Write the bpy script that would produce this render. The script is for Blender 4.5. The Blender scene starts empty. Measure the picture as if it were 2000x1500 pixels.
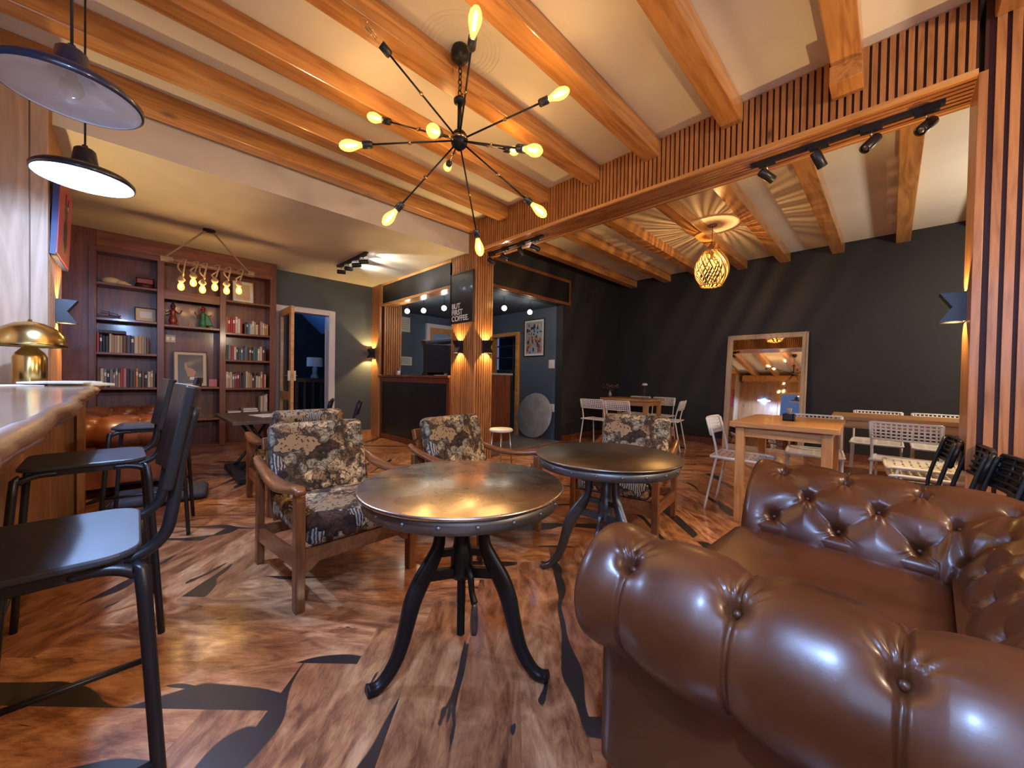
import bpy, bmesh, math, random
import numpy as np
from mathutils import Vector, Matrix

S = bpy.context.scene
COL = S.collection
PI = math.pi
random.seed(7)

# ------------------------------------------------------------------ camera
CAMH = 1.0625
cam = bpy.data.cameras.new('camera')
camo = bpy.data.objects.new('camera', cam)
COL.objects.link(camo)
cr, cu, cf = Vector((0.7082, -0.7058, 0.0171)), Vector((-0.0020, 0.0222, 0.9998)), Vector((0.7060, 0.7081, -0.0143))
cf.normalize(); cr = cf.cross(cu).normalized(); cu = cr.cross(cf).normalized()
mw = Matrix((( cr.x, cu.x, -cf.x, 0), (cr.y, cu.y, -cf.y, 0), (cr.z, cu.z, -cf.z, CAMH), (0, 0, 0, 1)))
camo.matrix_world = mw
cam.sensor_width = 36.0
cam.sensor_fit = 'HORIZONTAL'
cam.lens = 36 * 737.9 / 2000
cam.clip_start = 0.02
S.camera = camo

# ------------------------------------------------------------------ world and exposure
w = bpy.data.worlds.new('night')
S.world = w
w.use_nodes = True
w.node_tree.nodes['Background'].inputs[0].default_value = (0.25, 0.40, 0.9, 1)
w.node_tree.nodes['Background'].inputs[1].default_value = 0.12
S.view_settings.view_transform = 'Standard'
S.view_settings.look = 'None'
S.view_settings.gamma = 1
S.view_settings.use_curve_mapping = False
S.view_settings.exposure = 1.55

WARM = (1.0, 0.62, 0.27)
NEUT = (1.0, 0.86, 0.66)
COOL = (0.50, 0.70, 1.0)

def light(name, kind, loc, energy, color, size=0.03, rot=None, spot=None, blend=0.3, parent=None, shape_y=None):
    l = bpy.data.lights.new(name, kind)
    l.energy = energy
    l.color = color
    if kind == 'AREA':
        l.size = size
        if shape_y:
            l.shape = 'RECTANGLE'; l.size_y = shape_y
    else:
        l.shadow_soft_size = size
    if kind == 'SPOT':
        l.spot_size = spot; l.spot_blend = blend
    o = bpy.data.objects.new(name, l)
    COL.objects.link(o)
    o.location = loc
    if rot is not None:
        o.rotation_euler = Vector(rot).to_track_quat('-Z', 'Y').to_euler()
    if parent is not None:
        o.parent = parent
    return o

# added fill lamps out of view, with no fixtures modelled
light('window_daylight', 'AREA', (-0.80, -1.2, 1.75), 12, (0.45, 0.62, 1.0), 1.6, rot=(1, 0.25, -0.12), shape_y=1.2)  # cool bluish fill added inside the left wall
light('rear_ceiling_light', 'POINT', (1.9, -2.0, 2.15), 62, (1.0, 0.78, 0.56), 0.12)  # warm fill added behind the camera to brighten the front room ceiling
light('side_room_light', 'POINT', (5.3, -1.5, 2.05), 42, (1.0, 0.86, 0.68), 0.12)  # unseen lamp added to light the side room ceiling

# ------------------------------------------------------------------ materials
MATS = {}
def newmat(name):
    m = bpy.data.materials.new(name)
    m.use_nodes = True
    nt = m.node_tree
    b = nt.nodes['Principled BSDF']
    MATS[name] = m
    return m, nt, b

def N(nt, t, **kw):
    n = nt.nodes.new(t)
    for k, v in kw.items():
        if k.startswith('i_'):
            n.inputs[k[2:].replace('_', ' ')].default_value = v
        else:
            setattr(n, k, v)
    return n

def L(nt, a, b):
    nt.links.new(a, b)

def ramp(nt, fac, stops, interp='LINEAR'):
    r = nt.nodes.new('ShaderNodeValToRGB')
    r.color_ramp.interpolation = interp
    e = r.color_ramp.elements
    while len(e) < len(stops):
        e.new(0.5)
    for i, (p, c) in enumerate(stops):
        e[i].position = p
        e[i].color = (c[0], c[1], c[2], 1)
    L(nt, fac, r.inputs[0])
    return r

def plain(name, col, rough=0.5, metal=0.0, coat=0.0, bump=0.0, bscale=80, var=0.0, vscale=4, spec=0.5):
    m, nt, b = newmat(name)
    b.inputs['Base Color'].default_value = (*col, 1)
    b.inputs['Roughness'].default_value = rough
    b.inputs['Metallic'].default_value = metal
    b.inputs['Coat Weight'].default_value = coat
    b.inputs['Coat Roughness'].default_value = 0.08
    b.inputs['Specular IOR Level'].default_value = spec
    tc = N(nt, 'ShaderNodeTexCoord')
    if bump:
        n = N(nt, 'ShaderNodeTexNoise', i_Scale=bscale, i_Detail=4.0)
        L(nt, tc.outputs['Object'], n.inputs['Vector'])
        bp = N(nt, 'ShaderNodeBump', i_Strength=bump, i_Distance=0.004)
        L(nt, n.outputs['Fac'], bp.inputs['Height'])
        L(nt, bp.outputs[0], b.inputs['Normal'])
    if var:
        n = N(nt, 'ShaderNodeTexNoise', i_Scale=vscale, i_Detail=5.0)
        L(nt, tc.outputs['Object'], n.inputs['Vector'])
        lo = [c * (1 - var) for c in col]; hi = [min(1, c * (1 + var)) for c in col]
        r = ramp(nt, n.outputs['Fac'], [(0.3, lo), (0.7, hi)])
        L(nt, r.outputs[0], b.inputs['Base Color'])
    return m

def wood(name, dark, light_, axis='X', rough=0.35, coat=0.4, scale=1.0, stretch=12, knots=True):
    m, nt, b = newmat(name)
    tc = N(nt, 'ShaderNodeTexCoord')
    mp = N(nt, 'ShaderNodeMapping')
    sc = [9 * scale] * 3
    sc['XYZ'.index(axis)] = 9 * scale / stretch
    mp.inputs['Scale'].default_value = sc
    L(nt, tc.outputs['Object'], mp.inputs['Vector'])
    n1 = N(nt, 'ShaderNodeTexNoise', i_Scale=1.0, i_Detail=3.0, i_Distortion=0.6)
    L(nt, mp.outputs[0], n1.inputs['Vector'])
    ml = N(nt, 'ShaderNodeMath', operation='MULTIPLY'); ml.inputs[1].default_value = 9.0
    L(nt, n1.outputs['Fac'], ml.inputs[0])
    fr = N(nt, 'ShaderNodeMath', operation='PINGPONG'); fr.inputs[1].default_value = 1.0
    L(nt, ml.outputs[0], fr.inputs[0])
    n2 = N(nt, 'ShaderNodeTexNoise', i_Scale=7.0, i_Detail=5.0)
    L(nt, mp.outputs[0], n2.inputs['Vector'])
    mx = N(nt, 'ShaderNodeMath', operation='MULTIPLY_ADD'); mx.inputs[1].default_value = 0.45
    L(nt, fr.outputs[0], mx.inputs[0]); 
    m2 = N(nt, 'ShaderNodeMath', operation='MULTIPLY'); m2.inputs[1].default_value = 0.6
    L(nt, n2.outputs['Fac'], m2.inputs[0]); L(nt, m2.outputs[0], mx.inputs[2])
    mid = [(a + c) / 2 for a, c in zip(dark, light_)]
    r = ramp(nt, mx.outputs[0], [(0.12, dark), (0.45, mid), (0.85, light_)])
    out = r.outputs[0]
    if knots:
        v = N(nt, 'ShaderNodeTexVoronoi', i_Scale=1.3 * scale)
        mp2 = N(nt, 'ShaderNodeMapping')
        s2 = [2.2] * 3; s2['XYZ'.index(axis)] = 1.0
        mp2.inputs['Scale'].default_value = s2
        L(nt, tc.outputs['Object'], mp2.inputs['Vector']); L(nt, mp2.outputs[0], v.inputs['Vector'])
        kr = ramp(nt, v.outputs['Distance'], [(0.03, (0.25, 0.25, 0.25)), (0.09, (1, 1, 1))])
        mm = N(nt, 'ShaderNodeMix', data_type='RGBA', blend_type='MULTIPLY'); mm.inputs[0].default_value = 0.8
        L(nt, out, mm.inputs[6]); L(nt, kr.outputs[0], mm.inputs[7])
        out = mm.outputs[2]
    L(nt, out, b.inputs['Base Color'])
    b.inputs['Roughness'].default_value = rough
    b.inputs['Coat Weight'].default_value = coat
    b.inputs['Coat Roughness'].default_value = 0.12
    bp = N(nt, 'ShaderNodeBump', i_Strength=0.08, i_Distance=0.002)
    L(nt, n2.outputs['Fac'], bp.inputs['Height']); L(nt, bp.outputs[0], b.inputs['Normal'])
    return m

def glow(name, col, strength):
    m, nt, b = newmat(name)
    b.inputs['Base Color'].default_value = (*col, 1)
    b.inputs['Emission Color'].default_value = (*col, 1)
    b.inputs['Emission Strength'].default_value = strength
    return m

def bulb_glass(name, tint, glow_col, strength, fac=0.35):
    m, nt, b = newmat(name)
    nt.nodes.remove(b)
    out = nt.nodes['Material Output']
    tr = N(nt, 'ShaderNodeBsdfTransparent'); tr.inputs[0].default_value = (*tint, 1)
    gl = N(nt, 'ShaderNodeBsdfGlossy'); gl.inputs['Roughness'].default_value = 0.03
    mx = N(nt, 'ShaderNodeMixShader'); 
    fr = N(nt, 'ShaderNodeLayerWeight'); fr.inputs[0].default_value = 0.5
    pw = N(nt, 'ShaderNodeMath', operation='POWER'); pw.inputs[1].default_value = 4.0
    L(nt, fr.outputs['Facing'], pw.inputs[0])
    ma = N(nt, 'ShaderNodeMath', operation='MULTIPLY_ADD'); ma.inputs[1].default_value = 0.45; ma.inputs[2].default_value = 0.035
    L(nt, pw.outputs[0], ma.inputs[0]); L(nt, ma.outputs[0], mx.inputs[0]); L(nt, tr.outputs[0], mx.inputs[1]); L(nt, gl.outputs[0], mx.inputs[2])
    if strength > 0:
        em = N(nt, 'ShaderNodeEmission'); em.inputs[0].default_value = (*glow_col, 1); em.inputs[1].default_value = strength
        m2 = N(nt, 'ShaderNodeMixShader'); m2.inputs[0].default_value = fac
        L(nt, mx.outputs[0], m2.inputs[1]); L(nt, em.outputs[0], m2.inputs[2])
        L(nt, m2.outputs[0], out.inputs[0])
    else:
        L(nt, mx.outputs[0], out.inputs[0])
    return m

def glass(name, tint=(0.9, 0.95, 0.95)):
    return bulb_glass(name, tint, (0, 0, 0), 0)

wood('beam_wood', (0.30, 0.105, 0.022), (0.62, 0.29, 0.085), 'X', rough=0.30, coat=0.5)
wood('slat_wood', (0.25, 0.085, 0.022), (0.50, 0.215, 0.07), 'Z', rough=0.42, coat=0.2, scale=1.4)
wood('slat_wood_long', (0.27, 0.085, 0.022), (0.52, 0.215, 0.07), 'Y', rough=0.25, coat=0.6, scale=1.4)
plain('groove', (0.055, 0.012, 0.008), 0.6)
wood('pine_trim', (0.42, 0.17, 0.04), (0.68, 0.36, 0.12), 'Y', rough=0.35)
wood('mahogany', (0.070, 0.013, 0.003), (0.20, 0.050, 0.011), 'Z', rough=0.42, coat=0.25, knots=False)
wood('mahogany_shelf', (0.075, 0.015, 0.003), (0.22, 0.060, 0.013), 'X', rough=0.42, coat=0.25, knots=False)
wood('teak', (0.11, 0.033, 0.009), (0.27, 0.095, 0.028), 'Y', rough=0.35, coat=0.5, scale=1.6, knots=False)
wood('teak_leg', (0.11, 0.033, 0.009), (0.27, 0.095, 0.028), 'Z', rough=0.35, coat=0.5, scale=1.6, knots=False)
wood('pine_table', (0.33, 0.14, 0.038), (0.62, 0.33, 0.13), 'Y', rough=0.4, coat=0.25, scale=1.3)
wood('pine_leg', (0.36, 0.155, 0.045), (0.62, 0.33, 0.13), 'Z', rough=0.4, coat=0.25, scale=1.3)
wood('bar_panel', (0.24, 0.10, 0.04), (0.42, 0.21, 0.09), 'Z', rough=0.45, coat=0.2)
wood('pier_wood', (0.32, 0.20, 0.12), (0.50, 0.34, 0.22), 'Z', rough=0.45, coat=0.2)
wood('bar_slab', (0.14, 0.075, 0.04), (0.42, 0.26, 0.15), 'Y', rough=0.22, coat=0.7, scale=0.9)
wood('bark_edge', (0.13, 0.05, 0.012), (0.42, 0.20, 0.06), 'Y', rough=0.35, coat=0.5, scale=2.4)
wood('mirror_frame', (0.36, 0.26, 0.16), (0.50, 0.38, 0.25), 'Z', rough=0.5, coat=0.1, knots=False)
wood('dark_wood', (0.035, 0.02, 0.014), (0.09, 0.055, 0.04), 'Y', rough=0.45, coat=0.2)
plain('ceiling_white', (0.70, 0.65, 0.55), 0.9, bump=0.15, bscale=40, var=0.05, vscale=2)
plain('ceiling_low', (0.66, 0.60, 0.50), 0.9, bump=0.15, bscale=40, var=0.05)
plain('black_wall', (0.017, 0.0175, 0.016), 0.62, bump=0.12, bscale=60)
plain('green_wall', (0.075, 0.088, 0.085), 0.6, bump=0.12, bscale=60)
plain('blue_wall', (0.075, 0.105, 0.150), 0.55, bump=0.1, bscale=60)
plain('chalkboard', (0.010, 0.010, 0.011), 0.42, var=0.4, vscale=3)
plain('black_metal', (0.010, 0.011, 0.014), 0.38, spec=0.5)
plain('stool_black', (0.032, 0.035, 0.042), 0.42, spec=0.5)
plain('black_plastic', (0.012, 0.012, 0.013), 0.35)
plain('white_paint', (0.72, 0.66, 0.60), 0.45)
plain('white_metal', (0.72, 0.68, 0.62), 0.35)
plain('white_plastic', (0.78, 0.74, 0.66), 0.4)
plain('lamp_navy', (0.012, 0.016, 0.034), 0.28, coat=0.5)
plain('lamp_white', (0.75, 0.76, 0.80), 0.25, coat=0.5)
plain('brass', (0.62, 0.44, 0.16), 0.22, 1.0)
plain('steel', (0.45, 0.44, 0.42), 0.3, 1.0)
plain('dull_steel', (0.22, 0.21, 0.20), 0.45, 0.8)
plain('cast_iron', (0.020, 0.020, 0.022), 0.42, 0.5, bump=0.15, bscale=120)
plain('grey_iron', (0.13, 0.125, 0.12), 0.40, 0.85, bump=0.2, bscale=90)
plain('rope', (0.42, 0.27, 0.12), 0.85, bump=0.8, bscale=220)
plain('rattan', (0.55, 0.33, 0.10), 0.5)
plain('marble_grey', (0.33, 0.36, 0.38), 0.3, var=0.2, vscale=6)
plain('paper', (0.72, 0.70, 0.64), 0.7)
plain('cream', (0.60, 0.47, 0.27), 0.6)
plain('mirror_glass', (0.86, 0.86, 0.86), 0.02, 1.0)
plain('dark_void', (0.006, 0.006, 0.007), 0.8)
plain('dark_cloth', (0.05, 0.045, 0.05), 0.85, bump=0.4, bscale=200)
plain('tile_grey', (0.22, 0.22, 0.22), 0.4, var=0.15)
plain('picture_black', (0.012, 0.011, 0.011), 0.3, coat=0.15)
plain('flesh', (0.45, 0.22, 0.11), 0.5)
plain('red_print', (0.42, 0.03, 0.06), 0.45, coat=0.3)
plain('pink', (0.50, 0.16, 0.18), 0.6)
plain('navy', (0.02, 0.03, 0.10), 0.4)
plain('leaf_dry', (0.10, 0.055, 0.03), 0.8)
plain('green_cloth', (0.03, 0.16, 0.05), 0.5)
plain('red_lacquer', (0.20, 0.02, 0.012), 0.35)
plain('dark_lacquer', (0.045, 0.008, 0.006), 0.5)
plain('hall_blue', (0.20, 0.34, 0.55), 0.6)
glass('clear_glass')
bulb_glass('bulb_amber', (1.0, 0.92, 0.75), (1.0, 0.46, 0.10), 1.5, 0.40)
bulb_glass('bulb_clear', (0.97, 0.95, 0.9), (0, 0, 0), 0)
bulb_glass('bulb_white', (1, 1, 1), (1.0, 0.88, 0.68), 5.0, 0.9)
glow('filament', (1.0, 0.62, 0.22), 30)
glow('led_cool', (0.75, 0.87, 1.0), 16)
glow('led_warm', (1.0, 0.70, 0.35), 10)

# brushed steel table top
def tabletop_mat(name, col, rough):
    m, nt, b = newmat(name)
    tc = N(nt, 'ShaderNodeTexCoord')
    n = N(nt, 'ShaderNodeTexNoise', i_Scale=5.0, i_Detail=4.0, i_Distortion=1.5)
    L(nt, tc.outputs['Object'], n.inputs['Vector'])
    r = ramp(nt, n.outputs['Fac'], [(0.3, [c * 0.85 for c in col]), (0.7, col)])
    L(nt, r.outputs[0], b.inputs['Base Color'])
    b.inputs['Metallic'].default_value = 1.0
    rr = ramp(nt, n.outputs['Fac'], [(0.3, [rough * 0.9] * 3), (0.75, [rough * 1.15] * 3)])
    L(nt, rr.outputs[0], b.inputs['Roughness'])
    mp = N(nt, 'ShaderNodeMapping'); mp.inputs['Scale'].default_value = (38, 9, 1); mp.inputs['Rotation'].default_value = (0, 0, 0.78)
    L(nt, tc.outputs['Object'], mp.inputs['Vector'])
    n2 = N(nt, 'ShaderNodeTexNoise', i_Scale=1.0, i_Detail=4.0, i_Distortion=0.6)
    L(nt, mp.outputs[0], n2.inputs['Vector'])
    bp = N(nt, 'ShaderNodeBump', i_Strength=0.30, i_Distance=0.0016)
    L(nt, n2.outputs['Fac'], bp.inputs['Height']); L(nt, bp.outputs[0], b.inputs['Normal'])
    return m
tabletop_mat('brushed_top', (0.74, 0.69, 0.62), 0.27)
tabletop_mat('dark_top', (0.24, 0.215, 0.18), 0.36)

# leather
def leather(name, dark, lite):
    m, nt, b = newmat(name)
    tc = N(nt, 'ShaderNodeTexCoord')
    n = N(nt, 'ShaderNodeTexNoise', i_Scale=4.0, i_Detail=6.0)
    L(nt, tc.outputs['Object'], n.inputs['Vector'])
    r = ramp(nt, n.outputs['Fac'], [(0.32, dark), (0.68, lite)])
    L(nt, r.outputs[0], b.inputs['Base Color'])
    rr = ramp(nt, n.outputs['Fac'], [(0.3, (0.30, 0.30, 0.30)), (0.7, (0.48, 0.48, 0.48))]); L(nt, rr.outputs[0], b.inputs['Roughness'])
    b.inputs['Specular IOR Level'].default_value = 0.5
    b.inputs['Coat Weight'].default_value = 0.25
    b.inputs['Coat Roughness'].default_value = 0.22
    v = N(nt, 'ShaderNodeTexVoronoi', i_Scale=260.0)
    L(nt, tc.outputs['Object'], v.inputs['Vector'])
    n3 = N(nt, 'ShaderNodeTexNoise', i_Scale=30.0, i_Detail=6.0)
    L(nt, tc.outputs['Object'], n3.inputs['Vector'])
    ad = N(nt, 'ShaderNodeMath', operation='ADD')
    L(nt, v.outputs['Distance'], ad.inputs[0]); L(nt, n3.outputs['Fac'], ad.inputs[1])
    bp = N(nt, 'ShaderNodeBump', i_Strength=0.05, i_Distance=0.0012)
    L(nt, ad.outputs[0], bp.inputs['Height']); L(nt, bp.outputs[0], b.inputs['Normal'])
    return m
leather('leather', (0.055, 0.0145, 0.0045), (0.108, 0.034, 0.010))
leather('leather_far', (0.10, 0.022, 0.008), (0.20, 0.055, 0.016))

# upholstery printed with a jumble of savanna animals: blotches, stripes and spots
def fabric():
    m, nt, b = newmat('animal_fabric')
    tc = N(nt, 'ShaderNodeTexCoord')
    n = N(nt, 'ShaderNodeTexNoise', i_Scale=9.0, i_Detail=3.0)
    L(nt, tc.outputs['Object'], n.inputs['Vector'])
    mx = N(nt, 'ShaderNodeMix', data_type='RGBA'); mx.inputs[0].default_value = 0.22
    L(nt, tc.outputs['Object'], mx.inputs[6]); L(nt, n.outputs['Color'], mx.inputs[7])
    v = N(nt, 'ShaderNodeTexVoronoi', i_Scale=12.5)
    L(nt, mx.outputs[2], v.inputs['Vector'])
    sp = N(nt, 'ShaderNodeSeparateColor'); L(nt, v.outputs['Color'], sp.inputs[0])
    base = ramp(nt, sp.outputs[0], [(0.0, (0.06, 0.026, 0.014)), (0.14, (0.26, 0.18, 0.10)), (0.30, (0.48, 0.38, 0.23)),
                                    (0.52, (0.27, 0.26, 0.20)), (0.66, (0.54, 0.45, 0.29)), (0.88, (0.34, 0.21, 0.10))], 'CONSTANT')
    # shading inside each animal: paler middle, dark contour
    dr = ramp(nt, v.outputs['Distance'], [(0.0, (1.25, 1.2, 1.1)), (0.42, (0.95, 0.92, 0.88)), (0.62, (0.22, 0.16, 0.12))])
    m1 = N(nt, 'ShaderNodeMix', data_type='RGBA', blend_type='MULTIPLY'); m1.inputs[0].default_value = 1.0
    L(nt, base.outputs[0], m1.inputs[6]); L(nt, dr.outputs[0], m1.inputs[7])
    # fine fur and folds
    n2 = N(nt, 'ShaderNodeTexNoise', i_Scale=34.0, i_Detail=4.0, i_Distortion=2.0)
    L(nt, tc.outputs['Object'], n2.inputs['Vector'])
    fr = ramp(nt, n2.outputs['Fac'], [(0.36, (0.30, 0.22, 0.17)), (0.52, (1.0, 0.98, 0.95)), (0.70, (1.35, 1.3, 1.2))])
    m2 = N(nt, 'ShaderNodeMix', data_type='RGBA', blend_type='MULTIPLY'); m2.inputs[0].default_value = 0.9
    L(nt, m1.outputs[2], m2.inputs[6]); L(nt, fr.outputs[0], m2.inputs[7])
    # drawn outlines: manes, folds of skin and leaf ribs
    nl = N(nt, 'ShaderNodeTexNoise', i_Scale=13.0, i_Detail=2.5, i_Distortion=1.0)
    L(nt, tc.outputs['Object'], nl.inputs['Vector'])
    ml = N(nt, 'ShaderNodeMath', operation='MULTIPLY'); ml.inputs[1].default_value = 13.0
    L(nt, nl.outputs['Fac'], ml.inputs[0])
    pl = N(nt, 'ShaderNodeMath', operation='PINGPONG'); pl.inputs[1].default_value = 1.0
    L(nt, ml.outputs[0], pl.inputs[0])
    lr0 = ramp(nt, pl.outputs[0], [(0.06, (0.16, 0.10, 0.08)), (0.22, (0.85, 0.82, 0.78)), (0.75, (1.15, 1.12, 1.05))])
    m20 = N(nt, 'ShaderNodeMix', data_type='RGBA', blend_type='MULTIPLY'); m20.inputs[0].default_value = 0.9
    L(nt, m2.outputs[2], m20.inputs[6]); L(nt, lr0.outputs[0], m20.inputs[7])
    ve = N(nt, 'ShaderNodeTexVoronoi', i_Scale=12.5, feature='DISTANCE_TO_EDGE')
    L(nt, mx.outputs[2], ve.inputs['Vector'])
    er = ramp(nt, ve.outputs['Distance'], [(0.01, (0.10, 0.06, 0.05)), (0.05, (1, 1, 1))])
    m21 = N(nt, 'ShaderNodeMix', data_type='RGBA', blend_type='MULTIPLY'); m21.inputs[0].default_value = 0.9
    L(nt, m20.outputs[2], m21.inputs[6]); L(nt, er.outputs[0], m21.inputs[7])
    m2 = m21
    # zebra stripes on some of them
    wv = N(nt, 'ShaderNodeTexWave', i_Scale=22.0, i_Distortion=5.0, i_Detail=2.0)
    wv.inputs['Detail Scale'].default_value = 1.2
    L(nt, tc.outputs['Object'], wv.inputs['Vector'])
    zr = ramp(nt, wv.outputs['Fac'], [(0.40, (0.035, 0.03, 0.03)), (0.60, (0.36, 0.33, 0.27))])
    zs = ramp(nt, sp.outputs[1], [(0.0, (0, 0, 0)), (0.88, (1, 1, 1))], 'CONSTANT')
    m3 = N(nt, 'ShaderNodeMix', data_type='RGBA')
    L(nt, zs.outputs[0], m3.inputs[0]); L(nt, m2.outputs[2], m3.inputs[6]); L(nt, zr.outputs[0], m3.inputs[7])
    # leopard spots on others
    v2 = N(nt, 'ShaderNodeTexVoronoi', i_Scale=60.0)
    L(nt, tc.outputs['Object'], v2.inputs['Vector'])
    lr = ramp(nt, v2.outputs['Distance'], [(0.22, (0.03, 0.018, 0.01)), (0.40, (0.30, 0.20, 0.10))])
    ls = ramp(nt, sp.outputs[2], [(0.0, (0, 0, 0)), (0.82, (1, 1, 1))], 'CONSTANT')
    m4 = N(nt, 'ShaderNodeMix', data_type='RGBA')
    L(nt, ls.outputs[0], m4.inputs[0]); L(nt, m3.outputs[2], m4.inputs[6]); L(nt, lr.outputs[0], m4.inputs[7])
    L(nt, m4.outputs[2], b.inputs['Base Color'])
    b.inputs['Roughness'].default_value = 0.8
    wvb = N(nt, 'ShaderNodeTexNoise', i_Scale=300.0)
    L(nt, tc.outputs['Object'], wvb.inputs['Vector'])
    bp = N(nt, 'ShaderNodeBump', i_Strength=0.3, i_Distance=0.002)
    L(nt, wvb.outputs['Fac'], bp.inputs['Height']); L(nt, bp.outputs[0], b.inputs['Normal'])
    return m
fabric()

# floor: planks carry their own UVs (u along the grain, v across) and a random colour key
def floor_mat():
    m, nt, b = newmat('floor_planks')
    uv = N(nt, 'ShaderNodeUVMap', uv_map='plank')
    at = N(nt, 'ShaderNodeAttribute', attribute_name='plank_key')
    sp = N(nt, 'ShaderNodeSeparateColor'); L(nt, at.outputs['Color'], sp.inputs[0])
    mp = N(nt, 'ShaderNodeMapping'); mp.inputs['Scale'].default_value = (2.0, 5.5, 1)
    L(nt, uv.outputs[0], mp.inputs['Vector'])
    # flowing grain
    n1 = N(nt, 'ShaderNodeTexNoise', i_Scale=0.9, i_Detail=3.0, i_Distortion=1.0)
    L(nt, mp.outputs[0], n1.inputs['Vector'])
    k = N(nt, 'ShaderNodeMath', operation='MULTIPLY'); k.inputs[1].default_value = 10.0
    L(nt, n1.outputs['Fac'], k.inputs[0])
    pp = N(nt, 'ShaderNodeMath', operation='PINGPONG'); pp.inputs[1].default_value = 1.0
    L(nt, k.outputs[0], pp.inputs[0])
    mpf = N(nt, 'ShaderNodeMapping'); mpf.inputs['Scale'].default_value = (13.0, 62.0, 1)
    L(nt, uv.outputs[0], mpf.inputs['Vector'])
    n2 = N(nt, 'ShaderNodeTexNoise', i_Scale=1.0, i_Detail=8.0, i_Roughness=0.65, i_Distortion=2.5)
    L(nt, mpf.outputs[0], n2.inputs['Vector'])
    nb = N(nt, 'ShaderNodeTexNoise', i_Scale=2.0, i_Detail=7.0, i_Roughness=0.6, i_Distortion=1.2)      # big light and dark cloudy figure
    L(nt, mp.outputs[0], nb.inputs['Vector'])
    a1 = N(nt, 'ShaderNodeMath', operation='MULTIPLY_ADD'); a1.inputs[1].default_value = 0.10
    a2 = N(nt, 'ShaderNodeMath', operation='MULTIPLY_ADD'); a2.inputs[1].default_value = 0.34
    a3 = N(nt, 'ShaderNodeMath', operation='MULTIPLY'); a3.inputs[1].default_value = 0.80
    L(nt, nb.outputs['Fac'], a3.inputs[0])
    L(nt, n2.outputs['Fac'], a2.inputs[0]); L(nt, a3.outputs[0], a2.inputs[2])
    L(nt, pp.outputs[0], a1.inputs[0]); L(nt, a2.outputs[0], a1.inputs[2])
    grain = ramp(nt, a1.outputs[0], [(0.40, (0.085, 0.032, 0.018)), (0.52, (0.21, 0.088, 0.040)), (0.64, (0.38, 0.190, 0.088)), (0.80, (0.57, 0.35, 0.19))])
    tint = ramp(nt, sp.outputs[0], [(0.0, (0.85, 0.66, 0.58)), (0.3, (1.2, 1.05, 0.92)), (0.55, (1.55, 1.45, 1.35)), (0.8, (1.05, 0.84, 0.72)), (1.0, (1.3, 1.3, 1.3))])
    m1 = N(nt, 'ShaderNodeMix', data_type='RGBA', blend_type='MULTIPLY'); m1.inputs[0].default_value = 1.0
    L(nt, grain.outputs[0], m1.inputs[6]); L(nt, tint.outputs[0], m1.inputs[7])
    # slanting strips of black resin filling the waney edges of the boards
    mpr = N(nt, 'ShaderNodeMapping'); mpr.inputs['Scale'].default_value = (1.3, 2.2, 1)
    L(nt, uv.outputs[0], mpr.inputs['Vector'])
    nr = N(nt, 'ShaderNodeTexNoise', i_Scale=1.0, i_Detail=2.0, i_Roughness=0.45)
    L(nt, mpr.outputs[0], nr.inputs['Vector'])
    sv = N(nt, 'ShaderNodeSeparateXYZ'); L(nt, uv.outputs[0], sv.inputs[0])
    vloc = N(nt, 'ShaderNodeAttribute', attribute_name='plank_v')     # 0..1 across the board
    vs = N(nt, 'ShaderNodeSeparateColor'); L(nt, vloc.outputs['Color'], vs.inputs[0])
    # resin where v + wobble exceeds a limit set by the key
    w1 = N(nt, 'ShaderNodeMath', operation='MULTIPLY_ADD'); w1.inputs[1].default_value = 2.6; w1.inputs[2].default_value = -1.30
    L(nt, nr.outputs['Fac'], w1.inputs[0])
    w2 = N(nt, 'ShaderNodeMath', operation='ADD'); L(nt, w1.outputs[0], w2.inputs[0]); L(nt, vs.outputs[0], w2.inputs[1])
    lim = N(nt, 'ShaderNodeMath', operation='MULTIPLY_ADD'); lim.inputs[1].default_value = 0.70; lim.inputs[2].default_value = 0.78
    L(nt, sp.outputs[1], lim.inputs[0])
    gt = N(nt, 'ShaderNodeMath', operation='SUBTRACT'); L(nt, w2.outputs[0], gt.inputs[0]); L(nt, lim.outputs[0], gt.inputs[1])
    g2 = ramp(nt, gt.outputs[0], [(0.0, (0, 0, 0)), (0.02, (1, 1, 1))])
    # stray knots and cracks of resin inside
    mk = N(nt, 'ShaderNodeMapping'); mk.inputs['Scale'].default_value = (2.0, 9.0, 1)
    L(nt, uv.outputs[0], mk.inputs['Vector'])
    nk = N(nt, 'ShaderNodeTexNoise', i_Scale=1.3, i_Detail=3.0, i_Distortion=0.8)
    L(nt, mk.outputs[0], nk.inputs['Vector'])
    kr = ramp(nt, nk.outputs['Fac'], [(0.685, (0, 0, 0)), (0.70, (1, 1, 1))])
    mxk = N(nt, 'ShaderNodeMath', operation='MAXIMUM'); L(nt, g2.outputs[0], mxk.inputs[0]); L(nt, kr.outputs[0], mxk.inputs[1])
    resin = N(nt, 'ShaderNodeMix', data_type='RGBA')
    L(nt, mxk.outputs[0], resin.inputs[0]); L(nt, m1.outputs[2], resin.inputs[6])
    resin.inputs[7].default_value = (0.028, 0.024, 0.024, 1)
    # joint line
    jr = ramp(nt, vs.outputs[1], [(0.0, (0.25, 0.2, 0.18)), (0.02, (1, 1, 1))])
    mj = N(nt, 'ShaderNodeMix', data_type='RGBA', blend_type='MULTIPLY'); mj.inputs[0].default_value = 1.0
    L(nt, resin.outputs[2], mj.inputs[6]); L(nt, jr.outputs[0], mj.inputs[7])
    L(nt, mj.outputs[2], b.inputs['Base Color'])
    b.inputs['Roughness'].default_value = 0.32
    b.inputs['Coat Weight'].default_value = 0.55
    b.inputs['Coat Roughness'].default_value = 0.14
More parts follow.
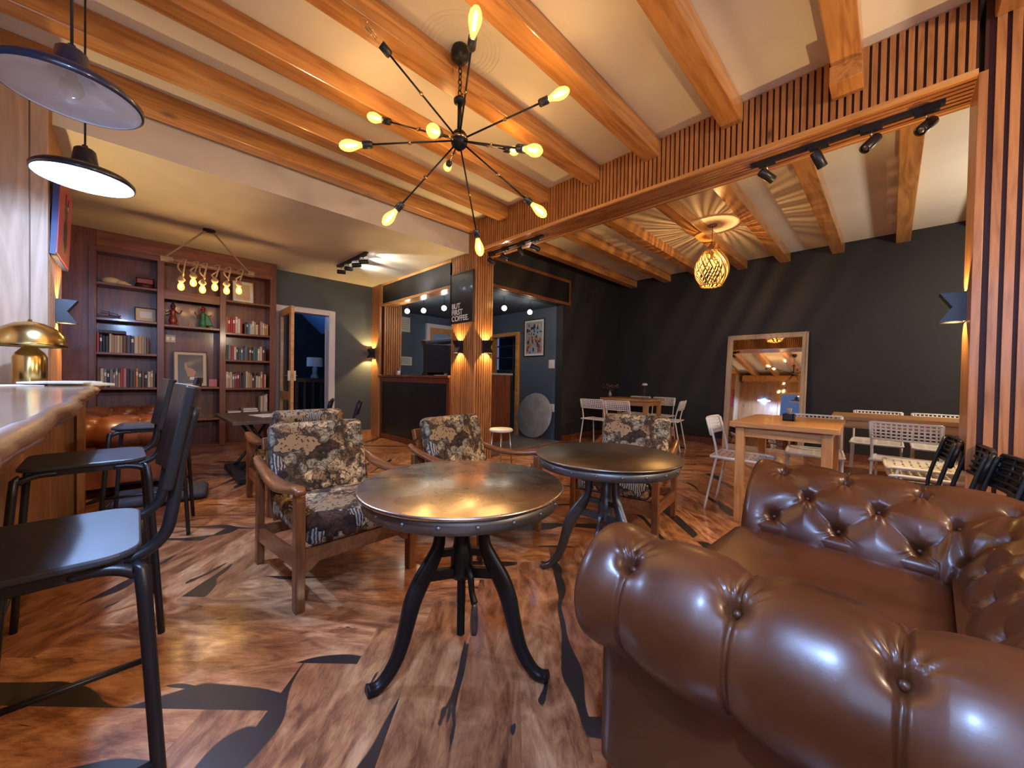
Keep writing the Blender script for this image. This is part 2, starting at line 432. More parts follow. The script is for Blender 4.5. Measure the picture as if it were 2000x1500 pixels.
    bp = N(nt, 'ShaderNodeBump', i_Strength=0.12, i_Distance=0.002)
    L(nt, nb.outputs['Fac'], bp.inputs['Height']); L(nt, bp.outputs[0], b.inputs['Normal'])
floor_mat()

# ------------------------------------------------------------------ mesh helpers
class MB:
    def __init__(s):
        s.v = []; s.f = []; s.m = []; s.sm = []
    def add(s, vs, fs, mi=0, smooth=False):
        o = len(s.v)
        s.v += [tuple(p) for p in vs]
        for f in fs:
            s.f.append(tuple(i + o for i in f)); s.m.append(mi); s.sm.append(smooth)
        return s
    def box(s, x0, x1, y0, y1, z0, z1, mi=0, M=None):
        vs = [Vector((x, y, z)) for z in (z0, z1) for y in (y0, y1) for x in (x0, x1)]
        if M is not None: vs = [M @ p for p in vs]
        return s.add(vs, [(0, 2, 3, 1), (4, 5, 7, 6), (0, 1, 5, 4), (2, 6, 7, 3), (0, 4, 6, 2), (1, 3, 7, 5)], mi)
    def bar(s, a, b, w, h, mi=0, up=(0, 0, 1)):
        a = Vector(a); b = Vector(b); d = (b - a).normalized(); u = Vector(up)
        if abs(d.dot(u)) > 0.99: u = Vector((1, 0, 0))
        r = d.cross(u).normalized(); u = r.cross(d).normalized()
        vs = []
        for p in (a, b):
            for sx, sy in ((-1, -1), (1, -1), (1, 1), (-1, 1)):
                vs.append(p + r * sx * w / 2 + u * sy * h / 2)
        return s.add(vs, [(0, 3, 2, 1), (4, 5, 6, 7), (0, 1, 5, 4), (1, 2, 6, 5), (2, 3, 7, 6), (3, 0, 4, 7)], mi)
    def tube(s, pts, r, n=10, mi=0, closed=False, smooth_pts=0, cap=True):
        pts = [Vector(p) for p in pts]
        rs = list(r) if isinstance(r, (list, tuple)) else [r] * len(pts)
        if smooth_pts:
            pts, rs = catmull(pts, rs, smooth_pts, closed)
        K = len(pts); rings = []
        prev = None
        for i in range(K):
            if closed: d = (pts[(i + 1) % K] - pts[i - 1])
            else: d = pts[min(i + 1, K - 1)] - pts[max(i - 1, 0)]
            d.normalize()
            if prev is None:
                u = Vector((0, 0, 1)) if abs(d.z) < 0.9 else Vector((1, 0, 0))
                a = d.cross(u).normalized()
            else:
                a = (prev - d * prev.dot(d)).normalized()
            prev = a; b2 = d.cross(a)
            rings.append([pts[i] + (a * math.cos(2 * PI * k / n) + b2 * math.sin(2 * PI * k / n)) * rs[i] for k in range(n)])
        vs = [p for rg in rings for p in rg]
        fs = []
        R = K if closed else K - 1
        for i in range(R):
            for k in range(n):
                j = (i + 1) % K
                fs.append((i * n + k, i * n + (k + 1) % n, j * n + (k + 1) % n, j * n + k))
        s.add(vs, fs, mi, True)
        if cap and not closed:
            s.add(rings[0], [tuple(reversed(range(n)))], mi); s.add(rings[-1], [tuple(range(n))], mi)
        return s
    def lathe(s, prof, n=24, mi=0, M=None, smooth=True, cap=False):
        vs = []; fs = []
        for (r, z) in prof:
            for k in range(n):
                a = 2 * PI * k / n
                p = Vector((r * math.cos(a), r * math.sin(a), z))
                vs.append(M @ p if M is not None else p)
        for i in range(len(prof) - 1):
            for k in range(n):
                fs.append((i * n + k, i * n + (k + 1) % n, (i + 1) * n + (k + 1) % n, (i + 1) * n + k))
        s.add(vs, fs, mi, smooth)
        for idx, flip in ((0, True), (len(prof) - 1, False)):
            if cap and prof[idx][0] > 1e-6:
                ring = vs[idx * n:(idx + 1) * n]
                s.add(ring, [tuple(reversed(range(n))) if flip else tuple(range(n))], mi)
        return s
    def prism(s, poly, a0, a1, axis='y', mi=0, M=None):
        def P(u, v, t):
            p = {'y': (u, t, v), 'x': (t, u, v), 'z': (u, v, t)}[axis]
            return M @ Vector(p) if M is not None else Vector(p)
        n = len(poly)
        vs = [P(u, v, a0) for u, v in poly] + [P(u, v, a1) for u, v in poly]
        fs = [tuple(range(n)), tuple(reversed(range(n, 2 * n)))]
        fs += [(i, (i + 1) % n, n + (i + 1) % n, n + i) for i in range(n)]
        return s.add(vs, fs, mi)
    def sphere(s, c, r, n=16, mi=0, sc=(1, 1, 1), M=None):
        prof = [(r * math.sin(PI * i / (n // 2)), -r * math.cos(PI * i / (n // 2))) for i in range(n // 2 + 1)]
        T = Matrix.Translation(c) @ Matrix.Diagonal((*sc, 1))
        if M is not None: T = M @ T
        return s.lathe(prof, n, mi, T)
    def build(s, name, mat, parent=None, bev=0.0, sub=0, loc=None, rot=None, fix=True):
        me = bpy.data.meshes.new(name)
        me.from_pydata(s.v, [], s.f)
        mats = mat if isinstance(mat, (list, tuple)) else [mat]
        for k in mats: me.materials.append(MATS[k])
        me.polygons.foreach_set('material_index', s.m)
        me.polygons.foreach_set('use_smooth', s.sm)
        if fix:
            bm = bmesh.new(); bm.from_mesh(me)
            bmesh.ops.remove_doubles(bm, verts=bm.verts, dist=1e-5)
            bmesh.ops.recalc_face_normals(bm, faces=bm.faces)
            bm.to_mesh(me); bm.free()
        me.update()
        o = bpy.data.objects.new(name, me)
        COL.objects.link(o)
        if parent is not None: o.parent = parent
        if loc is not None: o.location = loc
        if rot is not None: o.rotation_euler = rot
        if bev:
            b = o.modifiers.new('bev', 'BEVEL'); b.width = bev; b.segments = 2; b.limit_method = 'ANGLE'; b.angle_limit = math.radians(40)
            b.harden_normals = False
        if sub:
            b = o.modifiers.new('sub', 'SUBSURF'); b.levels = sub; b.render_levels = sub
        return o

def catmull(pts, rs, k, closed=False):
    out = []; ro = []
    n = len(pts)
    R = n if closed else n - 1
    for i in range(R):
        if closed: p = [pts[(i + j) % n] for j in (-1, 0, 1, 2)]; r0, r1 = rs[i], rs[(i + 1) % n]
        else: p = [pts[max(0, min(n - 1, i + j))] for j in (-1, 0, 1, 2)]; r0, r1 = rs[i], rs[i + 1]
        for t in range(k):
            u = t / k
            q = 0.5 * ((2 * p[1]) + (p[2] - p[0]) * u + (2 * p[0] - 5 * p[1] + 4 * p[2] - p[3]) * u * u + (3 * p[1] - p[0] - 3 * p[2] + p[3]) * u ** 3)
            out.append(q); ro.append(r0 + (r1 - r0) * u)
    if not closed: out.append(pts[-1]); ro.append(rs[-1])
    return out, ro

def empty(name, loc=(0, 0, 0), rz=0, rot=None):
    o = bpy.data.objects.new(name, None)
    COL.objects.link(o)
    o.location = loc
    o.rotation_euler = rot if rot is not None else (0, 0, rz)
    o.empty_display_size = 0.1
    return o

def tag(o, label, cat, group=None):
    o['label'] = label; o['category'] = cat
    if group: o['group'] = group
    return o

def struct(o, label=None):
    o['kind'] = 'structure'
    if label: o['label'] = label
    return o

def thing(name, label, cat, loc=(0, 0, 0), rz=0, group=None, rot=None):
    return tag(empty(name, loc, rz, rot), label, cat, group)

def copy_tree(o, parent=None):
    c = o.copy(); COL.objects.link(c)
    if parent is not None: c.parent = parent
    for ch in list(o.children):
        copy_tree(ch, c)
    return c

def dup(o, label, loc, rz=0, group=None):
    c = copy_tree(o)
    c.location = loc; c.rotation_euler = (0, 0, rz)
    c['label'] = label
    if group: c['group'] = group
    return c

def rounded_box(mb, x0, x1, y0, y1, z0, z1, r, mi=0, M=None, puff=0.0, k=5):
    # superellipsoid-like cushion built as a lattice of points pushed to a rounded box
    n = 14
    cx, cy, cz = (x0 + x1) / 2, (y0 + y1) / 2, (z0 + z1) / 2
    hx, hy, hz = (x1 - x0) / 2, (y1 - y0) / 2, (z1 - z0) / 2
    def pt(u, v, w_):
        p = Vector((u * hx, v * hy, w_ * hz))
        c = Vector((max(-hx + r, min(hx - r, p.x)), max(-hy + r, min(hy - r, p.y)), max(-hz + r, min(hz - r, p.z))))
        d = p - c
        if d.length > 1e-9: p = c + d.normalized() * min(r, d.length) if d.length > r else p
        pf = puff * (1 - u * u) * (1 - v * v) 
        p = p + Vector((0, 0, pf * (1 if w_ > 0 else -1) * abs(w_)))
        p = p + Vector((cx, cy, cz))
        return M @ p if M is not None else p
    g = [-1 + 2 * i / n for i in range(n + 1)]
    g = [math.copysign(abs(t) ** 0.8, t) for t in g]
    for ax in range(3):
        for sgn in (-1, 1):
            vs = []
            for a in g:
                for b in g:
                    q = [0, 0, 0]; q[ax] = sgn; q[(ax + 1) % 3] = a; q[(ax + 2) % 3] = b
                    vs.append(pt(*q))
            m_ = n + 1
            fs = [(i * m_ + j, (i + 1) * m_ + j, (i + 1) * m_ + j + 1, i * m_ + j + 1) for i in range(n) for j in range(n)]
            mb.add(vs, fs, mi, True)
    return mb

# =================================================================== SETTING
XL, XR, YD, YB, YF, ZC, ZL = -0.95, 7.05, 6.62, 3.98, -3.6, 3.05, 2.66
SX0, SX1 = 3.04, 3.345          # soffit, pillar and counter wall faces

def make_floor():
    W_, L_ = 0.20, 1.20
    me = bpy.data.meshes.new('floor')
    bm = bmesh.new()
    uvl = bm.loops.layers.uv.new('plank')
    ck = bm.loops.layers.float_color.new('plank_key')
    cv = bm.loops.layers.float_color.new('plank_v')
    f_, r_ = Vector((1, 1, 0)).normalized(), Vector((1, -1, 0)).normalized()
    rnd = random.Random(21)
    org = r_ * (-1.756) + f_ * 1.378
    def plank(x0, y0, lx, ly):
        c = org + r_ * (x0 + lx / 2) + f_ * (y0 + ly / 2)
        if c.x < XL - 1 or c.x > XR + 1 or c.y < YF - 1 or c.y > YD + 1: return
        horiz = lx > ly
        key = (rnd.random(), rnd.random(), rnd.random(), 1)
        ou, ov = rnd.random() * 40, rnd.random() * 40
        flip = rnd.random() < 0.5
        e = 0.0022
        def P(x, y): return org + r_ * x + f_ * y
        o4 = [(x0, y0), (x0 + lx, y0), (x0 + lx, y0 + ly), (x0, y0 + ly)]
        i4 = [(x0 + e, y0 + e), (x0 + lx - e, y0 + e), (x0 + lx - e, y0 + ly - e), (x0 + e, y0 + ly - e)]
        vo = [bm.verts.new(P(*p)) for p in o4]; vi = [bm.verts.new(P(*p)) for p in i4]
        faces = [(vi, i4, [1] * 4)]
        for k in range(4):
            j = (k + 1) % 4
            faces.append(([vo[k], vo[j], vi[j], vi[k]], [o4[k], o4[j], i4[j], i4[k]], [0, 0, 1, 1]))
        for vs, ps, gs in faces:
            f = bm.faces.new(vs)
            for lp, p, g in zip(f.loops, ps, gs):
                a, b = (p[0] - x0, p[1] - y0) if horiz else (p[1] - y0, p[0] - x0)
                vv = b / W_
                if flip: vv = 1 - vv
                lp[uvl].uv = (a + ou, b + ov)
                lp[ck] = key
                lp[cv] = (vv, g, 0, 1)
    for j in range(-8, 9):
        for i in range(-60, 61):
            bx, by = i * W_ + j * L_, i * W_ - j * L_
            plank(bx, by, L_, W_)
            plank(bx + L_, by - L_ + W_, W_, L_)
    for co, no in (((XL, 0, 0), (-1, 0, 0)), ((XR, 0, 0), (1, 0, 0)), ((0, YF, 0), (0, -1, 0)), ((0, YD, 0), (0, 1, 0))):
        bmesh.ops.bisect_plane(bm, geom=bm.verts[:] + bm.edges[:] + bm.faces[:], plane_co=co, plane_no=no, clear_outer=True)
    bmesh.ops.recalc_face_normals(bm, faces=bm.faces)
    bm.normal_update()
    for f in bm.faces:
        if f.normal.z < 0: f.normal_flip()
    # body of the floor under the boards
    bm.to_mesh(me); bm.free()
    me.materials.append(MATS['floor_planks'])
    o = bpy.data.objects.new('floor', me); COL.objects.link(o)
    return struct(o, 'glossy herringbone floor of reddish burl planks filled with black resin')
make_floor()

def sbox(name, mat, *b, label=None, bev=0, mi=0):
    return struct(MB().box(*b).build(name, mat, bev=bev), label)

# subfloor slab under everything, kitchen tile, stair hall floor
sbox('floor_slab', 'tile_grey', XL, 9.6, YF, 10.2, -0.20, -0.012)
sbox('floor_kitchen', 'tile_grey', SX1, 6.6, YB, YD, -0.011, 0.004, label='grey tile floor of the kitchen bay')
sbox('floor_hall', 'dark_wood', 0.9, 3.4, YD + 0.14, 10.2, -0.011, 0.002)
# ceilings
sbox('ceiling', 'ceiling_white', XL - 0.15, XR + 0.15, YF - 0.15, 3.88, ZC, ZC + 0.12, label='white plaster ceiling between the beams')
sbox('ceiling_lowered', 'ceiling_low', XL - 0.15, SX0, 3.88, YD, ZL, ZC + 0.12, label='lowered cream ceiling over the book corner')
sbox('ceiling_alcove', 'ceiling_white', SX0, XR + 0.15, 3.88, YB + 0.02, ZC, ZC + 0.12)
# walls
sbox('wall_right', 'black_wall', XR, XR + 0.15, YF - 0.15, YB + 0.15, 0, ZC, label='long black painted wall behind the mirror')
mb = MB()
mb.box(5.17, XR, YB, YB + 0.14, 0, ZC); mb.box(SX1 - 0.02, 5.17, YB, YB + 0.14, 2.33, ZC)
struct(mb.build('wall_alcove', 'black_wall'), 'black wall with the kitchen opening')
sbox('wall_kitchen_side', 'blue_wall', 5.18, 5.30, YB + 0.14, 5.02, 0, 2.33, label='slate blue kitchen wall with the framed poster')
sbox('wall_kitchen_side_header', 'blue_wall', 5.18, 5.30, 5.02, 5.80, 1.90, 2.33)
sbox('wall_kitchen_side_far', 'blue_wall', 5.18, 5.30, 5.80, 6.95, 0, 2.33)
sbox('wall_kitchen_back', 'blue_wall', SX0 + 0.02, 5.18, 6.80, 6.92, 0, 2.33, label='blue back wall of the kitchen')
sbox('ceiling_kitchen', 'blue_wall', SX0 + 0.06, 6.6, YB + 0.14, 6.95, 2.33, 2.42)
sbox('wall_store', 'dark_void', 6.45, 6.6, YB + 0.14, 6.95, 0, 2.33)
mb = MB()
mb.box(1.40, 1.55, YD, YD + 0.14, 0, ZL); mb.box(2.34, SX0 + 0.02, YD, YD + 0.14, 0, ZL); mb.box(1.55, 2.34, YD, YD + 0.14, 2.09, ZL)
struct(mb.build('wall_door', 'green_wall'), 'grey green wall with the open door')
sbox('wall_behind_bookcase', 'mahogany', XL, 1.40, YD + 0.02, YD + 0.14, 0, ZL)
sbox('wall_rear', 'black_wall', XL - 0.15, XR + 0.15, YF - 0.15, YF, 0, ZC, label='rear wall of the cafe')
# left wall: street window behind the bar, wood panelling
mb = MB()
mb.box(XL - 0.15, XL, YF, YD, 0, 0.95); mb.box(XL - 0.15, XL, YF, YD, 2.45, ZC); mb.box(XL - 0.15, XL, 2.6, YD, 0.95, 2.45); mb.box(XL - 0.15, XL, -0.2, 0.5, 0.95, 2.45); mb.box(XL - 0.15, XL, YF, -2.6, 0.95, 2.45)
struct(mb.build('wall_left', 'bar_panel'), 'wood panelled left wall behind the bar')
def window(n, y0, y1):
    w_ = struct(MB().box(XL - 0.12, XL - 0.03, y0, y0 + .07, .95, 2.45).box(XL - 0.12, XL - 0.03, y1 - .07, y1, .95, 2.45).box(XL - 0.12, XL - 0.03, y0, y1, .95, 1.02)
        .box(XL - 0.12, XL - 0.03, y0, y1, 2.38, 2.45).box(XL - 0.10, XL - 0.05, (y0 + y1) / 2 - .03, (y0 + y1) / 2 + .03, .95, 2.45).build('window_%d' % n, 'pine_trim'), 'pine framed street window over the bar')
    MB().box(XL - .085, XL - .078, y0 + .06, y1 - .06, 1.01, 2.39).build('pane', 'clear_glass', w_)
window(1, 0.5, 2.6)
window(2, -2.6, -0.2)

# wooden pier at the end of the bar: planked front, slatted side
mb = MB()
mb.box(XL, -0.405, 3.72, 4.33, 0, ZC)
mb.box(-0.455, -0.385, 3.705, 3.74, 0, ZC)
for x in (-0.86, -0.72, -0.585): mb.box(x, x + 0.125, 3.71, 3.72, 0, ZC)
struct(mb.build('column_pier', 'pier_wood', bev=0.004), 'tall planked wooden pier at the end of the bar')
mb = MB()
y = 3.76
while y < 4.30:
    mb.box(-0.406, -0.385, y, y + 0.028, 0, ZC); y += 0.045
struct(mb.build('column_pier_slats', 'slat_wood'), 'slatted side of the wooden pier')
# wall plate and brace by the left wall
struct(MB().box(XL, -0.62, -3.5, 3.6, 2.72, 2.92).build('beam_wall_plate', 'beam_wood', bev=0.006), 'wall plate beam along the left wall')

# ceiling beams of the main room and of the right room, each one a timber of its own
for y0 in (3.84 - 0.145, 3.18 - 0.03, 2.56, 1.945, 1.38, 0.78, 0.155, -0.46, -1.10, -1.75, -2.4, -3.05):
    struct(MB().box(XL, SX0 + 0.0, y0, y0 + 0.135, 2.905, 3.049).build('beam', 'beam_wood', bev=0.006), 'varnished pine ceiling beam of the front room')
for y0 in (3.60, 2.93, 2.33, 1.69, 1.12, 0.50, -0.137, -0.78, -1.4, -2.05, -2.7, -3.3):
    b = struct(MB().box(SX1 - 0.02, XR, y0, y0 + 0.135, 2.915, 3.049).build('beam', 'beam_wood', bev=0.006), 'varnished pine ceiling beam of the back room')
struct(MB().box(2.86, SX0, 0.150, 0.295, 2.80, 2.906).build('beam_corbel', 'beam_wood', bev=0.004), 'short pine block under the beam end')

# slatted soffit: backing, upright slats on the face, long slats underneath, edge trims
def slats(name, mat, gen, label):
    mb = MB()
    for b in gen: mb.box(*b)
    return struct(mb.build(name, mat), label)
sbox('soffit_core', 'groove', SX0 + 0.016, SX1 - 0.02, -0.28, 4.24, 2.675, ZC)
pitch = 0.0365
slats('soffit_slats', 'slat_wood', [(SX0, SX0 + 0.018, y, y + 0.0245, 2.672, ZC) for y in np.arange(-0.27, 3.735, pitch)], 'upright pine slats facing the soffit')
slats('soffit_underside', 'slat_wood_long', [(SX0 + 0.02 + i * 0.041, SX0 + 0.02 + i * 0.041 + 0.028, -0.28, 3.73, 2.658, 2.676) for i in range(8)], 'long pine slats under the soffit')
struct(MB().box(SX0 - 0.006, SX0 + 0.016, -0.28, 3.73, 2.655, 2.682).build('trim_1', 'pine_trim'), 'pine edge trim of the soffit')
slats('soffit_back_slats', 'slat_wood', [(SX1 - 0.016, SX1, y, y + 0.0245, 2.672, ZC) for y in np.arange(-0.27, 3.72, pitch)], 'upright pine slats on the back of the soffit')
struct(MB().box(SX1 - 0.016, SX1 + .004, -0.28, 3.73, 2.655, 2.682).build('trim_3', 'pine_trim'))
# face above the counter wall
sbox('soffit_over_sign', 'groove', SX0 + 0.016, SX0 + 0.06, 3.74, 4.24, 2.2, ZC)
# slatted pillar
sbox('pillar', 'groove', SX0 + 0.016, SX1 - 0.02, 3.748, 4.235, 0, 2.70)
slats('pillar_slats', 'slat_wood', [(SX0, SX0 + 0.018, y, y + 0.0245, 0, ZC if y > 3.74 else 2.66) for y in np.arange(3.745, 4.22, 0.0385)]
      + [(x, x + 0.0245, 3.73, 3.75, 0, 2.66) for x in np.arange(SX0 + 0.004, SX1 - 0.02, 0.0385)], 'slatted pine cladding of the pillar')
struct(MB().box(SX0 - 0.003, SX0 + 0.02, 3.728, 3.75, 0, 2.66).build('trim_2', 'slat_wood'))
# right end column of the opening
sbox('column_end', 'groove', SX0 + 0.016, SX1, -1.6, -0.30, 0, ZC)
slats('column_end_slats', 'slat_wood', [(SX0, SX0 + 0.018, y - 0.031, y, 0, ZC) for y in np.arange(-0.335, -1.6, -0.0475)], 'slatted end column of the opening')
struct(MB().box(SX0 - 0.004, SX1, -0.312, -0.28, 0, 2.66).build('column_end_jamb', 'slat_wood', bev=0.002), 'pine jamb of the opening with the wall light')
sbox('wall_divider', 'black_wall', SX0 + 0.02, SX1, YF, -1.6, 0, ZC)

# counter wall: post, lintel trims, chalkboards
struct(MB().box(SX0 - 0.03, SX0 + 0.06, 6.34, YD, 0, ZL).box(SX0 - 0.036, SX0, 6.30, 6.36, 0, ZL).build('column_corner', 'slat_wood', bev=0.003), 'pine post at the end of the counter')
slats('column_corner_slats', 'slat_wood', [(x, x + 0.028, 6.24, 6.27, 1.09, 2.33) for x in np.arange(SX0 + 0.03, 3.40, 0.042)], 'slatted pine reveal beside the serving hatch')
sbox('column_corner_reveal', 'groove', SX0 + 0.03, 3.40, 6.27, 6.34, 1.09, 2.33)
mb = MB(); mb.box(SX0 + 0.03, SX0 + 0.06, 4.24, 6.34, 2.30, ZL)
struct(mb.build('wall_hatch_header', 'black_wall'))

# skirtings
mb = MB(); mb.box(XR - 0.02, XR, YF, YB, 0, 0.10)
struct(mb.build('baseboard_right', 'mahogany_shelf'), 'reddish wooden skirting of the black wall')
mb = MB(); mb.box(5.19, XR - 0.02, YB - 0.02, YB, 0, 0.10)
struct(mb.build('baseboard_alcove', 'mahogany_shelf'))
mb = MB(); mb.box(2.42, SX0 - 0.03, YD - 0.02, YD, 0, 0.10)
struct(mb.build('baseboard_door', 'pine_trim'))

# ---- door to the stair hall
d = struct(MB().box(1.48, 1.56, YD - 0.03, YD + 0.15, 0, 2.13).box(2.27, 2.37, YD - 0.03, YD + 0.15, 0, 2.13).box(1.56, 2.27, YD - 0.03, YD + 0.15, 2.05, 2.13).build('door_1', 'white_paint', bev=0.004), 'white painted frame of the door to the stair hall')
leaf = empty('door_leaf'); leaf.parent = d; leaf.location = (1.565, YD - 0.03, 0); leaf.rotation_euler = (0, 0, math.radians(-91))
mb = MB().box(0, .10, -.02, .02, .02, 2.03).box(.58, .68, -.02, .02, .02, 2.03).box(.1, .58, -.02, .02, 1.93, 2.03).box(.1, .58, -.02, .02, .02, .22).box(.1, .58, -.02, .02, .70, .82)
mb.build('leaf_frame', 'pine_trim', leaf, bev=0.003)
MB().box(.1, .58, -.004, .004, .22, 1.93).build('pane', 'clear_glass', leaf)
MB().box(.62, .66, -.05, .05, .98, 1.12).tube([(.64, -.045, 1.05), (.64, -.07, 1.05), (.56, -.07, 1.05)], .008).tube([(.64, .045, 1.05), (.64, .07, 1.05), (.56, .07, 1.05)], .008).build('handle', 'steel', leaf)
# stair hall behind
sbox('wall_hall_left', 'hall_blue', 1.20, 1.32, YD + 0.14, 10.2, 0, 2.6)
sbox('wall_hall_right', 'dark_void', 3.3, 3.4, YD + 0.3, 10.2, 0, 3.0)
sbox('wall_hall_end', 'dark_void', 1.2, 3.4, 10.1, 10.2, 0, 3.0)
struct(MB().prism([(1.25, 2.55), (2.35, 3.0), (2.35, 3.06), (1.25, 2.61)], YD + 0.14, 10.2, 'y').build('ceiling_hall', 'hall_blue'), 'sloping blue lit ceiling of the stair hall')
struct(MB().prism([(2.35, 3.0), (3.4, 2.0), (3.4, 2.06), (2.35, 3.06)], YD + 0.14, 10.2, 'y').build('ceiling_hall_slope', 'hall_blue'))
light('hall_lamp', 'POINT', (1.9, 8.6, 2.45), 9, (0.25, 0.5, 1.0), 0.1)
t = thing('stair_balustrade', 'dark wooden balustrade of the stair seen through the open door', 'railing', (0, 0, 0))
mb = MB().box(1.34, 3.28, 7.98, 8.05, .93, .99).build('handrail', 'dark_wood', t)
for k in range(13): MB().box(1.40 + k * .15, 1.44 + k * .15, 8.0, 8.03, .0, .94).build('baluster', 'dark_wood', t)
t = thing('table_lamp', 'pale table lamp with drum shade standing in the dark stair hall', 'lamp', (2.59, 8.30, 0))
MB().lathe([(.06, 1.0), (.08, 1.02), (.045, 1.10), (.05, 1.2), (.02, 1.25)], 16).build('base', 'marble_grey', t)
MB().lathe([(.15, 1.24), (.145, 1.42)], 20).build('lamp_shade', 'paper', t)
t = thing('hall_console', 'dark wooden console carrying the lamp in the stair hall', 'table', (2.59, 8.30, 0))
MB().box(-.4, .4, -.15, .15, .96, 1.0).build('top', 'dark_wood', t)
for sx in (-1, 1):
    for sy in (-1, 1): MB().box(sx * .36 - .02, sx * .36 + .02, sy * .12 - .02, sy * .12 + .02, 0, .96).build('leg', 'dark_wood', t)
t = thing('notice_sign', 'small blue and white round symbol sign on the hall wall behind the door glass', 'sign', (1.325, 7.35, 1.55))
MB().box(0, .01, -.13, .13, -.17, .17).build('board', 'paper', t)
MB().lathe([(.075, 0), (.095, 0), (.095, .006), (.075, .006), (.075, 0)], 28, M=Matrix.Translation((.011, 0, .02)) @ Matrix.Rotation(PI / 2, 4, 'Y')).box(.011, .015, -.07, .07, .01, .03).build('symbol', 'navy', t)

# ---- kitchen side door frame and what shows behind it
d = struct(MB().box(5.12, 5.30, 4.99, 5.06, 0, 1.95).box(5.12, 5.30, 5.76, 5.83, 0, 1.95).box(5.12, 5.30, 5.06, 5.76, 1.88, 1.95).build('door_2', 'pine_trim', bev=0.003), 'pale wooden door frame in the blue kitchen wall')
t = thing('kitchen_range', 'steel kitchen range with glass doors glimpsed through the kitchen doorway', 'oven', (5.85, 5.1, 0))
MB().box(-.2, .4, -.0, 1.1, 0, 1.25).build('body', 'dull_steel', t, bev=.006)
for y0 in (.05, .58): MB().box(-.22, -.2, y0, y0 + .46, .85, 1.2).build('door', 'dark_top', t)
t = thing('shelf_rack', 'dim wire rack of pans above the range in the kitchen doorway', 'rack', (5.85, 5.1, 0))
for z in (1.5, 1.75, 2.0): MB().box(-.2, .3, 0, 1.1, z, z + .02).build('shelf', 'dull_steel', t)
for y0 in (0.0, .53, 1.08): MB().box(-.2, -.17, y0, y0 + .03, 1.25, 2.1).build('post', 'dull_steel', t)

# white framed door in the back wall of the kitchen
d = struct(MB().box(4.23, 4.31, 6.74, 6.81, 0, 2.17).box(5.10, 5.17, 6.74, 6.81, 0, 2.17).box(4.31, 5.10, 6.74, 6.81, 2.09, 2.17).build('door_3', 'white_paint'), 'white frame of the back door of the kitchen')
MB().box(4.31, 4.40, 6.77, 6.80, 0, 2.09).box(4.40, 5.1, 6.77, 6.80, 1.98, 2.09).box(4.40, 5.1, 6.77, 6.80, 1.0, 1.1).build('leaf_frame', 'pine_trim', d)
MB().box(4.40, 5.10, 6.785, 6.795, 1.1, 1.98).build('pane', 'hall_blue', d)

